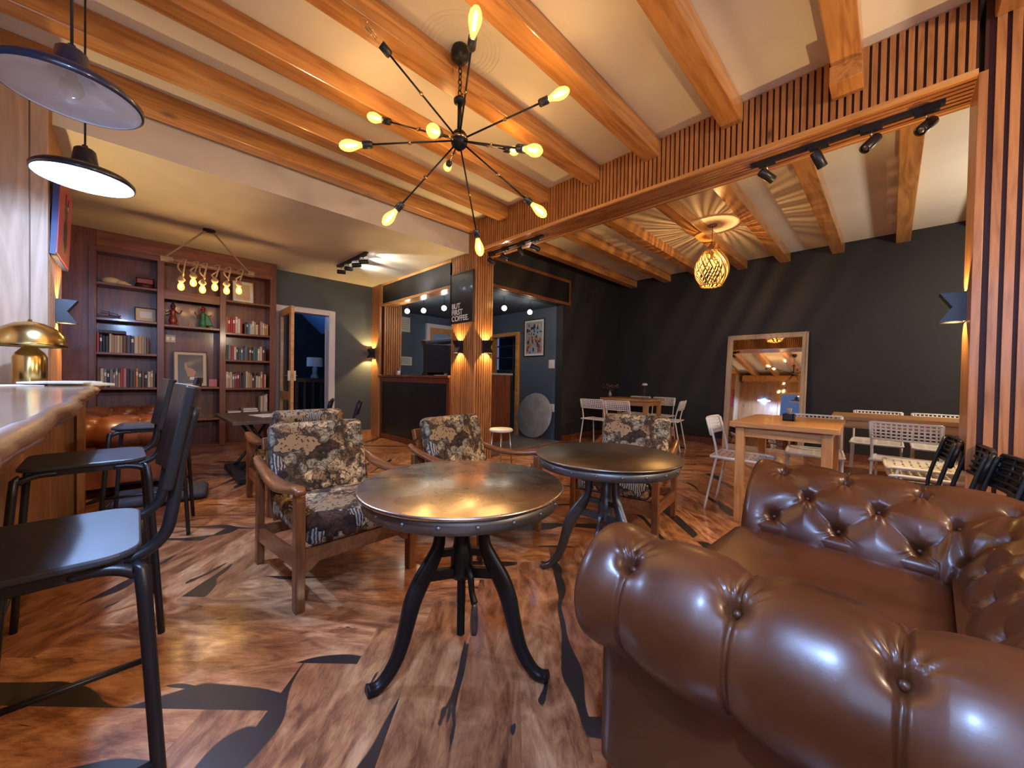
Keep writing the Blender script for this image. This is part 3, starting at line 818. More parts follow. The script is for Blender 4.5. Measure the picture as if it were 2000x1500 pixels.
# =================================================================== CHESTERFIELD
def tufted_sofa(name, label, loc, rz, W=0.80, D=0.64, mat='leather', by=0.21, group=None, fine=0.008):
    """local frame: seat centre of the back edge at the origin, x across, +y towards the front"""
    root = thing(name, label, 'sofa', loc, rz, group)
    hx = W / 2
    # profile: outward distance q from the inner seat line, height z
    ctrl = [(0.0, 0.36), (0.008, 0.43), (0.035, 0.50), (0.075, 0.575), (0.135, 0.635), (0.19, 0.668), (0.25, 0.678), (0.312, 0.658), (0.36, 0.605), (0.375, 0.545), (0.360, 0.485), (0.318, 0.440), (0.290, 0.425), (0.285, 0.40)]
    P_, _ = catmull([Vector((q, z, 0)) for q, z in ctrl], [0] * len(ctrl), 12)
    prof = np.array([(p.x, p.y) for p in P_])
    seg = np.r_[0, np.cumsum(np.hypot(*np.diff(prof, axis=0).T))]
    NP = 185 if fine < .006 else 90
    ss = np.linspace(0, seg[-1], NP)
    prof = np.c_[np.interp(ss, seg, prof[:, 0]), np.interp(ss, seg, prof[:, 1])]
    tang = np.gradient(prof, axis=0); tang /= np.hypot(*tang.T)[:, None]
    nrm = np.c_[-tang[:, 1], tang[:, 0]]          # points up / away from the padding
    def s_at(q, z): return ss[np.argmin(np.hypot(prof[:, 0] - q, prof[:, 1] - z))]
    rows = [s_at(0.03, 0.495), s_at(0.09, 0.597), s_at(0.178, 0.66), s_at(0.322, 0.648)]
    end_s = s_at(0.318, 0.438)
    # path: inner line as a U with small rounded corners
    R_ = 0.05
    path = []
    def seg_line(a, b, nx, n):
        for i in range(n):
            t = i / n; path.append((a[0] + (b[0] - a[0]) * t, a[1] + (b[1] - a[1]) * t, nx[0], nx[1]))
    nA = int(D / fine); nB = int(W / fine)
    seg_line((-hx, D), (-hx, R_), (-1, 0), nA)
    for i in range(26):
        a = PI + (PI / 2) * i / 26
        path.append((-hx + R_ + R_ * math.cos(a), R_ + R_ * math.sin(a), math.cos(a), math.sin(a)))
    seg_line((-hx + R_, 0), (hx - R_, 0), (0, -1), nB)
    for i in range(26):
        a = -PI / 2 + (PI / 2) * i / 26
        path.append((hx - R_ + R_ * math.cos(a), R_ + R_ * math.sin(a), math.cos(a), math.sin(a)))
    seg_line((hx, R_), (hx, D + 1e-6), (1, 0), nA)
    path.append((hx, D, 1, 0))
    path = np.array(path)
    # lattice coordinate along the path measured at mid padding
    mid = path[:, :2] + path[:, 2:] * 0.18
    tt = np.r_[0, np.cumsum(np.hypot(*np.diff(mid, axis=0).T))]
    total = tt[-1]
    nb = max(6, int(round((total - 2 * 0.115) / by)))
    step = (total - 2 * 0.115) / nb
    T, Sg = np.meshgrid(tt, ss, indexing='ij')
    btn = []                                    # (t, s, row)
    for r_i, s0 in enumerate(rows):
        off = 0.5 if r_i == 1 else 0.0
        for k in range(-1, nb + 2):
            t0 = 0.115 + (k + off) * step
            if 0.03 < t0 < total - 0.03: btn.append((t0, s0, r_i))
    segs = []
    for (t0, s0, r0) in btn:
        for (t1, s1, r1) in btn:
            if r1 == r0 + 1 and abs(t1 - t0) < step * 0.6: segs.append((t0, s0, t1, s1, 1.0))
        if r0 == 3: segs.append((t0, s0, t0, end_s + 0.05, 0.9))
        if r0 == 0: segs.append((t0, s0, t0, -0.03, 0.8))
    dc = np.full(T.shape, 9.0); db = np.full(T.shape, 9.0)
    for (t0, s0, t1, s1, wt) in segs:
        # bowed crease
        dx, dy = t1 - t0, s1 - s0; LL = dx * dx + dy * dy
        u = np.clip(((T - t0) * dx + (Sg - s0) * dy) / LL, 0, 1)
        d = np.hypot(T - (t0 + u * dx), Sg - (s0 + u * dy) + (0.010 * np.sin(u * PI) if abs(dx) > 1e-4 else 0))
        dc = np.minimum(dc, d)
    ang = np.zeros(T.shape)
    for (t0, s0, r0) in btn:
        d = np.hypot(T - t0, Sg - s0)
        ang = np.where(d < db, np.arctan2(Sg - s0, T - t0), ang)
        db = np.minimum(db, d)
    puff = 0.016
    disp = puff * (1 - np.exp(-(dc / 0.042) ** 2)) - 0.011 * np.exp(-(dc / 0.0050) ** 2)
    disp += -0.030 * np.exp(-(db / 0.019) ** 2)
    disp += 0.0042 * np.cos(ang * 14) * np.clip(-np.sin(ang), 0, 1) ** 1.5 * np.exp(-((db - 0.036) / 0.024) ** 2)
    fade = np.clip((ss[-1] - Sg) / 0.05, 0, 1)
    disp *= fade
    # rounding of the front ends
    edge = np.minimum(T, total - T)
    rnd = np.clip(edge / 0.035, 0, 1); shrink = np.sqrt(np.clip(1 - (1 - rnd) ** 2, 0, 1))
    q = prof[None, :, 0] + nrm[None, :, 0] * disp
    z = prof[None, :, 1] + nrm[None, :, 1] * disp
    cq, cz = 0.22, 0.53
    k_ = 0.86 + 0.14 * shrink
    q = cq + (q - cq) * k_; z = cz + (z - cz) * k_
    X = path[:, 0, None] + path[:, 2, None] * q
    Y = path[:, 1, None] + path[:, 3, None] * q
    V = np.stack([X, Y, z], -1)
    nT = len(path)
    cuts = [0, nA + 13, nA + 26 + nB + 13, nT - 1]
    for idx, nm in enumerate(('arm', 'backrest', 'arm')):
        a, b = cuts[idx], cuts[idx + 1]
        n_ = b - a + 1
        vs = V[a:b + 1].reshape(-1, 3).tolist()
        fs = [(i * NP + j, (i + 1) * NP + j, (i + 1) * NP + j + 1, i * NP + j + 1) for i in range(n_ - 1) for j in range(NP - 1)]
        mb = MB().add(vs, fs, 0, True)
        if nm == 'arm':
            # padded front end: fan from the rolled edge to its middle, then the facing down to the plinth
            row = V[0] if idx == 0 else V[-1]
            sx = -1 if idx == 0 else 1
            c = [sx * (hx + 0.22), D + 0.012, 0.545]
            ring = row.tolist()
            mb.add(ring + [c], [(j, j + 1, len(ring)) for j in range(len(ring) - 1)] + [(len(ring) - 1, 0, len(ring))], 0, True)
            x0, x1 = sorted((sx * (hx - 0.0), sx * (hx + 0.285)))
            rounded_box(mb, x0, x1, 0.02, D - 0.012, 0.09, 0.47, 0.03)
        else:
            mb.box(-hx - 0.285, hx + 0.285, -0.285, 0.02, 0.09, 0.44)
        p = mb.build(nm, mat, root)
    # buttons: small domes sunk in the dimples, one mesh per padded piece would move with it
    for (t0, s0, r0) in btn:
        i = int(np.argmin(abs(tt - t0))); j = int(np.argmin(abs(ss - s0)))
        qq = prof[j] + nrm[j] * (-0.030)
        c = (path[i, 0] + path[i, 2] * qq[0], path[i, 1] + path[i, 3] * qq[0], qq[1])
        MB().sphere((0, 0, 0), 0.009, 10).build('button', mat, root, loc=c)
    mb = MB(); rounded_box(mb, -hx + 0.004, hx - 0.004, 0.012, D + 0.015, 0.285, 0.44, 0.045, puff=0.018)
    mb.build('seat_cushion', mat, root)
    mb = MB(); rounded_box(mb, -hx, hx, 0.01, D - 0.004, 0.09, 0.29, 0.02)
    mb.build('front_rail', mat, root)
    for sx in (-1, 1):
        for yy in (-0.22, D - 0.07):
            MB().lathe([(.028, 0), (.034, .03), (.03, .06), (.038, .095)], 16).build('foot', 'dark_wood', root, loc=(sx * (hx + .22), yy, 0))
    return root

tufted_sofa('chesterfield_sofa', 'brown leather chesterfield loveseat with deep buttoned arms beside the steel table', (1.486, -0.153, 0), math.radians(-3), fine=0.0042)
tufted_sofa('chesterfield_sofa', 'brown tufted leather sofa in front of the bookcase behind the bar stools', (-0.13, 5.30, 0), math.radians(-90), D=.48, mat='leather_far')

# =================================================================== ARMCHAIR
def armchair_proto():
    root = empty('armchair')
    hw = 0.285
    fr, bk = -0.30, 0.33          # front faces -y
    for sx in (-1, 1):
        x = sx * hw
        # front post with a small foot flare, raked rear post
        mb = MB().prism([(-.028, 0), (.022, 0), (.026, .20), (.026, .525), (-.026, .525), (-.03, .20)], x - .02, x + .02, 'x', M=Matrix.Translation((0, fr, 0)))
        mb.build('leg', 'teak_leg', root, bev=.004)
        mb = MB().prism([(-.02, 0), (.026, 0), (.028, .30), (.02, .53), (-.02, .53), (-.026, .30)], x - .018, x + .018, 'x', M=Matrix.Translation((0, bk, 0)))
        mb.build('leg', 'teak_leg', root, bev=.004)
        # sculpted paddle arm
        mb = MB(); st = [(-.345, .545, .024, .017), (-.30, .548, .030, .018), (-.2, .532, .043, .019), (-.08, .517, .047, .018), (.08, .520, .038, .017), (.2, .538, .032, .017), (.30, .560, .028, .019), (.37, .585, .020, .017)]
        pp, _ = catmull([Vector((a, b, 0)) for a, b, c, d in st], [0] * 8, 5); wd, _ = catmull([Vector((c, d, 0)) for a, b, c, d in st], [0] * 8, 5)
        n = 12; vs = []; off = sx * .008
        for p, w_ in zip(pp, wd):
            for k in range(n):
                a = 2 * PI * k / n
                ca, sa = math.cos(a), math.sin(a)
                vs.append((x + off + w_.x * math.copysign(abs(ca) ** .7, ca), p.x, p.y + w_.y * math.copysign(abs(sa) ** .8, sa)))
        K = len(pp)
        fs = [(i * n + k, i * n + (k + 1) % n, (i + 1) * n + (k + 1) % n, (i + 1) * n + k) for i in range(K - 1) for k in range(n)]
        fs += [tuple(reversed(range(n))), tuple(range((K - 1) * n, K * n))]
        mb.add(vs, fs, 0, True).build('armrest', 'teak', root)
        MB().bar((x, fr, .225), (x, bk, .165), .026, .075).build('side_rail', 'teak', root, bev=.003)
    # front rail with curved brackets, rear rail
    pts = [(-hw + .02, .275), (-hw + .02, .165), (-hw + .05, .175), (-hw + .085, .205), (hw - .085, .205), (hw - .05, .175), (hw - .02, .165), (hw - .02, .275)]
    MB().prism(pts, fr - .014, fr + .014, 'y').build('front_rail', 'teak', root, bev=.003)
    MB().box(-hw, hw, bk - .014, bk + .014, .15, .21).build('rear_rail', 'teak', root, bev=.003)
    # reclined back frame with spindles
    T = Matrix.Translation((0, .235, .27)) @ Matrix.Rotation(math.radians(-17), 4, 'X')
    mb = MB().box(-.255, -.22, .0, .026, 0, .42, M=T).box(.22, .255, .0, .026, 0, .42, M=T)
    mb.build('back_frame', 'teak_leg', root, bev=.003)
    MB().box(-.27, .27, -.004, .03, .375, .45, M=T).build('top_rail', 'teak', root, bev=.006)
    for k in range(7):
        x = -.18 + k * .06
        MB().tube([T @ Vector((x, .014, 0.03)), T @ Vector((x, .014, .41))], .008, 8).build('spindle', 'teak_leg', root)
    MB().bar((-.24, .25, .27), (.24, .25, .27), .03, .04).build('lower_rail', 'teak', root)
    mb = MB(); rounded_box(mb, -.255, .255, -.335, .24, .275, .405, .045, puff=.015)
    mb.build('seat_cushion', 'animal_fabric', root)
    mb = MB(); T2 = Matrix.Translation((0, .225, .33)) @ Matrix.Rotation(math.radians(-17), 4, 'X')
    rounded_box(mb, -.262, .262, -.115, -.008, .02, .452, .04, M=T2)
    mb.build('back_cushion', 'animal_fabric', root)
    return root
AC = 'armchairs with animal print cushions'
a0 = armchair_proto()
a0.location = (0.795, 2.17, 0); a0.rotation_euler = (0, 0, math.radians(2))
tag(a0, 'wooden armchair with animal print cushions nearest the bar stools, fully in view', 'armchair', AC)
dup(a0, 'animal print armchair behind the bright steel table, in front of the pillar', (1.68, 2.00, 0), math.radians(7), AC)
dup(a0, 'animal print armchair behind the dark round table, facing the sofa', (2.62, 1.40, 0), math.radians(-78), AC)
dup(a0, 'animal print armchair seen from behind, its wooden back rail towards the viewer', (0.99, 3.60, 0), math.radians(181), AC)

# =================================================================== CRANK TABLES
def crank_table(name, label, loc, ang, top, iron, R_=.402, crank=-60, zt=.648):
    t = thing(name, label, 'table', loc, 0, 'round industrial crank tables')
    MB().lathe([(0, zt), (R_ - .006, zt), (R_, zt - .004), (R_ - .002, zt - .012), (R_ - .014, zt - .014), (0, zt - .014)], 72).build('tabletop', top, t)
    ap = MB().lathe([(R_ - .024, zt - .013), (R_ - .020, zt - .013), (R_ - .020, zt - .06), (R_ - .024, zt - .06)], 72).build('apron', 'dull_steel', t)
    for k in range(20):
        a = 2 * PI * (k + .3) / 20
        MB().sphere(((R_ - .020) * math.cos(a), (R_ - .020) * math.sin(a), zt - .037), .0075, 10).build('rivet', 'dull_steel', ap)
    MB().box(-.30, .30, -.02, .02, zt - .045, zt - .014).box(-.02, .02, -.30, .30, zt - .045, zt - .014).build('cross_brace', iron, t)
    # central hub with screw
    MB().lathe([(0, .30), (.036, .30), (.042, .32), (.042, .40), (.034, .42), (.030, .44), (.030, zt - .02), (0, zt - .02)], 24).build('hub', iron, t)
    mb = MB(); prof = []
    z = .075
    while z < .31: prof += [(.0125, z), (.0155, z + .003)]; z += .006
    mb.lathe([(0, .075)] + prof + [(0, .312)], 16).build('screw', iron, t)
    for k in range(3):
        a = ang + k * 2 * PI / 3
        leg = MB()
        R4 = Matrix.Rotation(a, 4, 'Z')
        path = [(.085, .548, .026), (.092, .50, .026), (.10, .44, .032), (.128, .385, .042), (.165, .33, .047), (.195, .27, .045), (.212, .21, .040), (.228, .15, .036), (.250, .09, .032), (.286, .040, .027), (.320, .020, .022), (.350, .026, .020)]
        pp, _ = catmull([Vector((a_, b_, 0)) for a_, b_, c_ in path], [0] * len(path), 5)
        ww, _ = catmull([Vector((c_, 0, 0)) for a_, b_, c_ in path], [0] * len(path), 5)
        vs = []
        K = len(pp)
        for i in range(K):
            tdir = (pp[min(i + 1, K - 1)] - pp[max(i - 1, 0)]).normalized(); nn = Vector((-tdir.y, tdir.x, 0)); hw = ww[i].x * .66; th = .015 + .006 * (i / K)
            c = pp[i]
            for (du, dv) in ((-1, -.6), (-1, .6), (-.6, 1), (.6, 1), (1, .6), (1, -.6), (.6, -1), (-.6, -1)):
                p = Vector((c.x + nn.x * hw * du, th * dv, c.y + nn.y * hw * du))
                vs.append(R4 @ p)
        n = 8
        fs = [(i * n + q, i * n + (q + 1) % n, (i + 1) * n + (q + 1) % n, (i + 1) * n + q) for i in range(K - 1) for q in range(n)]
        fs += [tuple(reversed(range(n))), tuple(range((K - 1) * n, K * n))]
        leg.add(vs, fs, 0, True)
        # bracket arms to the hub leaving an eye, and the raking top
        def br(p, q, w_, h_):
            leg.bar(R4 @ Vector(p), R4 @ Vector(q), w_, h_)
        br((.035, 0, .405), (.10, 0, .415), .022, .026)
        br((.035, 0, .325), (.15, 0, .345), .022, .036)
        br((.083, 0, .54), (.05, 0, zt - .03), .024, .022)
        br((.05, 0, zt - .035), (.20, 0, zt - .03), .03, .014)
        leg.build('leg', iron, t)
    # crank arm and its turned handle
    Rc = Matrix.Rotation(math.radians(crank), 4, 'Z')
    MB().tube([Rc @ Vector(p) for p in ((.03, 0, .345), (.06, 0, .325), (.072, 0, .27), (.09, 0, .235))], [.013, .013, .011, .013], 10, smooth_pts=4).build('crank', iron, t)
    MB().lathe([(0, .12), (.011, .122), (.014, .14), (.015, .18), (.011, .225), (.008, .235), (0, .236)], 14, M=Rc @ Matrix.Translation((.09, 0, 0))).build('crank_handle', 'dark_wood' if iron == 'cast_iron' else iron, t)
    return t
crank_table('round_table', 'round table with bright scratched steel top on black cast iron tripod', (0.89, 1.150, 0), math.radians(52.2), 'brushed_top', 'cast_iron', R_=.383, crank=-95, zt=.665)
crank_table('round_table', 'round table with dark steel top and grey iron crank tripod beside the loveseat', (1.805, 1.075, 0), math.radians(123), 'dark_top', 'grey_iron', R_=.383, crank=180, zt=.665)

# =================================================================== BAR AND STOOLS
t = thing('bar_counter', 'long live edge wooden bar top along the left wall', 'counter', (0, 0, 0))
rnd = random.Random(4)
pts = []
edge = []
ys = np.arange(-1.2, 4.26, 0.06)
for i, y in enumerate(ys):
    base = -0.085 - 0.020 * max(0, y) 
    edge.append((base + 0.006 * math.sin(y * 5.1) + 0.004 * math.sin(y * 13 + 1) + rnd.uniform(-.003, .003), y))
mb = MB()
n = len(edge)
zt = 0.985
rows_ = [(-.018, 0), (-.006, -.004), (.004, -.018), (-.004, -.036), (-.022, -.052), (-.05, -.062)]
vs = []
for (x, y) in edge:
    wob = .004 * math.sin(y * 9) + .002 * math.sin(y * 23)
    for (dx, dz) in rows_: vs.append((x + dx + (wob if dz < -.01 else 0), y, zt + dz))
R6 = len(rows_)
mb.add(vs, [(i * R6 + j, i * R6 + j + 1, (i + 1) * R6 + j + 1, (i + 1) * R6 + j) for i in range(n - 1) for j in range(R6 - 1)], 0, True)
mb.build('live_edge', 'bark_edge', t)
mb = MB()
poly = [(x - .018, y) for x, y in edge] + [(-.38, 4.24), (-.38, 3.70), (XL + .01, 3.70), (XL + .01, -1.2)]
mb.prism(poly, zt - .045, zt + .0005, 'z')
mb.build('slab', 'bar_slab', t)
base = thing('bar_cabinet', 'pale planked wooden front under the live edge bar top', 'counter', (0, 0, 0))
mb = MB().box(-.40, -.37, -1.1, 3.695, .04, .935).box(-.380, -.350, 3.695, 4.16, .04, .935)
mb.build('front_panel', 'bar_panel', base)
for y in (-.6, .25, 1.1, 1.95, 2.8, 3.60): MB().box(-.372, -.362, y, y + .05, .04, .935).build('batten', 'bar_panel', base)
MB().box(-.38, -.27, 4.21, 4.24, .0, .935).build('end_panel', 'bar_panel', base)
MB().box(-.30, -.262, 4.16, 4.245, 0, .935).build('corner_post', 'bar_panel', base)

def stool_proto():
    r = empty('bar_stool')
    hs = .72
    # seat: thin plate, rounded back corners; seat faces -x, back on +x side
    mb = MB()
    def out(k):
        pts = []
        cx, cy, R_ = .165, .178, .06
        for (sx, sy, a0) in ((1, 1, 0), (-1, 1, 90), (-1, -1, 180), (1, -1, 270)):
            for i in range(7):
                a = math.radians(a0 + i * 15)
                rr = R_ if sx > 0 else .05
                pts.append((sx * (cx - rr) + rr * math.cos(a), sy * (cy - rr) + rr * math.sin(a)))
        return pts
    mb.prism(out(0), hs - .014, hs, 'z')
    mb.build('seat', 'stool_black', r, bev=.004)
    MB().box(-.14, .14, -.165, -.145, hs - .036, hs - .014).box(-.14, .14, .145, .165, hs - .036, hs - .014).box(-.14, -.12, -.16, .16, hs - .036, hs - .014).box(.12, .14, -.16, .16, hs - .036, hs - .014).build('seat_frame', 'black_metal', r)
    for sy in (-1, 1):
        for sx in (-1, 1):
            MB().tube([(sx * .07, sy * .155, hs - .028), (sx * .115, sy * .160, hs - .028), (sx * .155, sy * .168, hs - .045), (sx * .168, sy * .175, hs - .09), (sx * .205, sy * .205, .0)], .0115, 10, smooth_pts=4).build('leg', 'black_metal', r)
    # back uprights leave the seat sides, curl out and climb to the back panel
    for sy in (-1, 1):
        MB().tube([(.08, sy * .14, hs - .03), (.15, sy * .14, hs - .025), (.195, sy * .14, hs + .005), (.210, sy * .14, hs + .06), (.222, sy * .138, hs + .16), (.245, sy * .136, hs + .27)], .0115, 10, smooth_pts=4).build('back_upright', 'black_metal', r)
    T = Matrix.Translation((.222, 0, hs + .10)) @ Matrix.Rotation(math.radians(9), 4, 'Y')
    mb = MB()
    nn = 9; vs = []
    for i in range(nn):
        u = -1 + 2 * i / (nn - 1); y = u * .165; bend = .022 * (u * u) 
        for (dx, z) in ((-.010 - bend, 0), (.008 - bend, 0), (.012 - bend, .215), (-.006 - bend, .215)):
            vs.append(T @ Vector((dx, y, z)))
    fs = []
    for i in range(nn - 1):
        for k in range(4): fs.append((i * 4 + k, i * 4 + (k + 1) % 4, (i + 1) * 4 + (k + 1) % 4, (i + 1) * 4 + k))
    fs += [(3, 2, 1, 0), tuple(range((nn - 1) * 4, nn * 4))]
    mb.add(vs, fs).build('backrest', 'black_plastic', r, bev=.004)
    # foot rails
    z = .30; f = .205 - (.037) * (z / hs) ; g = .205 - .030 * (z / hs)
    MB().tube([(-f, -g, z), (f, -g, z)], .008, 8).build('foot_rail', 'black_metal', r)
    MB().tube([(-f, g, z), (f, g, z)], .008, 8).build('foot_rail', 'black_metal', r)
    z = .22; f = .194; g = .196
    MB().tube([(-f, -g, z), (-f, g, z)], .008, 8).build('foot_rail', 'black_metal', r)
    return r
SG = 'black bar stools at the live edge bar'
st = stool_proto()
st.location = (-.155, 1.19, 0)
tag(st, 'black metal bar stool nearest the viewer, its seat catching blue light', 'stool', SG)
dup(st, 'black bar stool second along the bar, between the nearest and the turned one', (-.135, 2.28, 0), math.radians(2), SG)
dup(st, 'black bar stool at the far end of the bar in front of the leather sofa', (.075, 3.47, 0), math.radians(-8), SG)
mb = MB(); rounded_box(mb, -.30, .30, -.19, .19, .003, .075, .035)
o = mb.build('floor_cushion', 'dark_cloth', loc=(.16, 4.30, 0), rot=(0, 0, -.15)); tag(o, 'flat grey floor cushion lying under the far bar stool', 'cushion')

# =================================================================== WHITE CHAIRS AND PINE TABLES
def side_chair(mat, mat2, holes=True, name='side_chair'):
    r = empty(name)
    # front faces -y ; back at +y
    hw = .19
    for sx in (-1, 1):
        x = sx * hw
        # rear leg running up to the back
        MB().tube([(x * 1.06, .235, 0), (x, .165, .38), (x, .150, .47), (x, .175, .60), (x * .98, .215, .755)], .0095, 8, smooth_pts=4).build('leg', mat, r)
        MB().tube([(x * 1.06, -.20, 0), (x, -.165, .30), (x, -.15, .425), (x, -.12, .44), (x, .10, .44)], .0095, 8, smooth_pts=4).build('leg', mat, r)
    # seat: dished plate with rows of slots
    mb = MB()
    NX, NY = 12, 9
    def sp(u, v): 
        return Vector((u * .195, v * .19 - .0, .452 - .012 * (1 - u * u) + .010 * (abs(v) ** 6) * (-1 if v < 0 else 1)))
    def strip(a, b, c, d, th=.008):
        vs = [a, b, c, d] + [p - Vector((0, 0, th)) for p in (a, b, c, d)]
        mb.add(vs, [(0, 1, 2, 3), (7, 6, 5, 4), (0, 4, 5, 1), (1, 5, 6, 2), (2, 6, 7, 3), (3, 7, 4, 0)])
    for j in range(NY):
        v0 = -1 + 2 * j / NY; v1 = v0 + 2 / NY * .74
        for i in range(NX):
            u0 = -1 + 2 * i / NX; u1 = -1 + 2 * (i + 1) / NX
            strip(sp(u0, v0), sp(u1, v0), sp(u1, v1), sp(u0, v1))
    for u in (-.98, -.5, 0, .5, .98): 
        for j in range(NY):
            v1 = -1 + 2 * j / NY + 2 / NY * .72; v2 = -1 + 2 * (j + 1) / NY + .01
            if v2 > 1.02: continue
            strip(sp(u - .05, v1), sp(u + .05, v1), sp(u + .05, v2), sp(u - .05, v2))
    mb.tube([(-.195, -.165, .447), (-.195, .165, .449), (-.165, .192, .452), (.165, .192, .452), (.195, .165, .449), (.195, -.165, .447), (.17, -.20, .436), (-.17, -.20, .436)], .011, 8, closed=True, smooth_pts=3)
    mb.build('seat', mat2, r)
    # back panel curved in plan, open slots
    mb = MB()
    def bp(u, z): 
        return Vector((u * .195, .212 + (z - .69) * .26 + .022 * (1 - u * u), z))
    rows2 = 5
    for j in range(rows2 + 1):
        z = .628 + j * (.134 / rows2)
        th = .010 if j in (0, rows2) else .0075
        mb.tube([bp(-1 + .2 * k, z) for k in range(11)], th * (.85 if holes else 1.0), 6)
    cols = 13 if holes else 4
    for i in range(cols + 1):
        u = -1 + 2 * i / cols
        mb.tube([bp(u, .628), bp(u, .695), bp(u, .762)], .0065 if i not in (0, cols) else .0105, 6)
    if not holes:
        pv = []
        for k in range(11):
            for z in (.63, .695, .76): pv.append(bp(-1 + .2 * k, z) + Vector((0, .004, 0)))
        mb.add(pv + [p + Vector((0, .004, 0)) for p in pv], [(k * 3 + j, k * 3 + 3 + j, k * 3 + 4 + j, k * 3 + 1 + j) for k in range(10) for j in range(2)] + [(33 + k * 3 + j, 33 + k * 3 + 1 + j, 33 + k * 3 + 4 + j, 33 + k * 3 + 3 + j) for k in range(10) for j in range(2)])
    mb.build('backrest', mat2, r)
    return r
WG = 'white slotted side chairs'
wc = side_chair('white_metal', 'white_plastic')
# chair front faces -y in its own frame
wc.location = (3.58, 0.86, 0); wc.rotation_euler = (0, 0, math.radians(4))
tag(wc, 'white slotted chair drawn out at the left end of the pine table', 'chair', WG)
dup(wc, 'white slotted chair at the far side of the pine table, before the mirror', (4.36, 0.48, 0), math.radians(-84), WG)
dup(wc, 'white slotted chair with its back to the viewer at the long wall table', (4.46, -0.10, 0), math.radians(86), WG)
dup(wc, 'white slotted chair behind the long wall table, nearer the mirror', (5.68, 0.10, 0), math.radians(-90), WG)
dup(wc, 'white slotted chair behind the long wall table, nearer the slatted column', (5.66, -0.36, 0), math.radians(-90), WG)
dup(wc, 'lower white chair of two stacked beside the slatted column', (3.88, -0.20, 0), math.radians(183), WG)
dup(wc, 'upper white chair of two stacked beside the slatted column', (3.875, -0.185, 0.055), math.radians(183), WG)
dup(wc, 'white slotted chair at the corner table, leftmost', (5.22, 3.27, 0), math.radians(92), WG)
dup(wc, 'white slotted chair at the corner table, next to the leftmost one', (5.20, 2.82, 0), math.radians(90), WG)
dup(wc, 'white slotted chair at the near end of the corner table', (5.93, 2.47, 0), math.radians(190), WG)
dup(wc, 'white slotted chair behind the corner table, left of the bottle', (6.60, 3.37, 0), math.radians(-90), WG)
dup(wc, 'white slotted chair behind the corner table, by its near end', (6.60, 2.91, 0), math.radians(-90), WG)

def pine_table(label, loc, w_, d_, rz=0, h=.765, thick=.036, leg=.058, stretch=True):
    t = thing('pine_table', label, 'table', loc, rz)
    MB().box(-w_ / 2, w_ / 2, -d_ / 2, d_ / 2, h - thick, h).build('tabletop', 'pine_table', t, bev=.003)
    a = .035
    for sx in (-1, 1):
        for sy in (-1, 1):
            x0 = sx * (w_ / 2 - a - leg / 2); y0 = sy * (d_ / 2 - a - leg / 2)
            MB().box(x0 - leg / 2, x0 + leg / 2, y0 - leg / 2, y0 + leg / 2, 0, h - thick).build('leg', 'pine_leg', t, bev=.003)
    for sy in (-1, 1):
        y0 = sy * (d_ / 2 - a - leg / 2)
        MB().box(-w_ / 2 + a + leg, w_ / 2 - a - leg, y0 - .012, y0 + .012, h - thick - .075, h - thick).build('apron', 'pine_table', t)
        if stretch: MB().box(-w_ / 2 + a + leg, w_ / 2 - a - leg, y0 - .014, y0 + .014, .14, .20).build('stretcher', 'pine_table', t)
    for sx in (-1, 1):
        x0 = sx * (w_ / 2 - a - leg / 2)
        MB().box(x0 - .012, x0 + .012, -d_ / 2 + a + leg, d_ / 2 - a - leg, h - thick - .075, h - thick).build('apron', 'pine_table', t)
        if stretch: MB().box(x0 - .014, x0 + .014, -d_ / 2 + a + leg, d_ / 2 - a - leg, .14, .20).build('stretcher', 'pine_table', t)
    return t
pine_table('square pine table behind the loveseat with a cutlery holder on it', (3.72, .565, 0), .98, .64, math.radians(2))
pine_table('long pine table near the right wall beside the slatted column', (5.05, -.16, 0), .62, 1.15, math.radians(3))
pine_table('pine table in the dark corner with a glass bottle on it', (6.0, 3.12, 0), .62, .86, math.radians(0))

def black_chair(label, loc, rz, first=[None]):
    if first[0] is None:
        r = side_chair('black_metal', 'black_plastic', holes=False, name='slatted_chair')
        tag(r, label, 'chair', 'black slat back chairs'); r.location = loc; r.rotation_euler = (0, 0, rz); first[0] = r
        return r
    return dup(first[0], label, loc, rz)
black_chair('black slat back chair leftmost of the three behind the loveseat', (3.28, -.03, .0), math.radians(182))
black_chair('black slat back chair in the middle of the three behind the loveseat', (2.885, -.09, 0), math.radians(182))
black_chair('black slat back chair rightmost of the three behind the loveseat', (2.49, -.14, .0), math.radians(184))
black_chair('black slat back chair by the open door, left one of two', (1.52, 5.0, 0), math.radians(-112))
black_chair('black slat back chair by the open door, right one of two', (1.66, 4.50, 0), math.radians(-112))

# dark iron crank table by the bookcase
t = thing('industrial_table', 'dark rectangular table on a cast iron crank base before the bookcase', 'table', (.96, 4.80, 0))
MB().box(-.33, .33, -.55, .55, .585, .615).build('tabletop', 'dark_wood', t, bev=.003)
MB().box(-.26, .26, -.42, .42, 0.0, .06).build('base_plate', 'cast_iron', t, bev=.008)
for sy in (-1, 1):
    MB().tube([(-.18, sy * .30, .055), (-.05, sy * .30, .22), (.02, sy * .3, .34), (.16, sy * .30, .575)], .016, 8, smooth_pts=4).tube([(.18, sy * .30, .055), (.05, sy * .30, .22), (-.02, sy * .3, .34), (-.16, sy * .30, .575)], .016, 8, smooth_pts=4).build('leg', 'cast_iron', t)
MB().tube([(0, -.32, .29), (0, .32, .29)], .014, 10).build('cross_shaft', 'cast_iron', t)
MB().tube([(-.17, 0, .06), (.05, 0, .3), (.12, 0, .56)], .014, 8).build('screw', 'cast_iron', t)
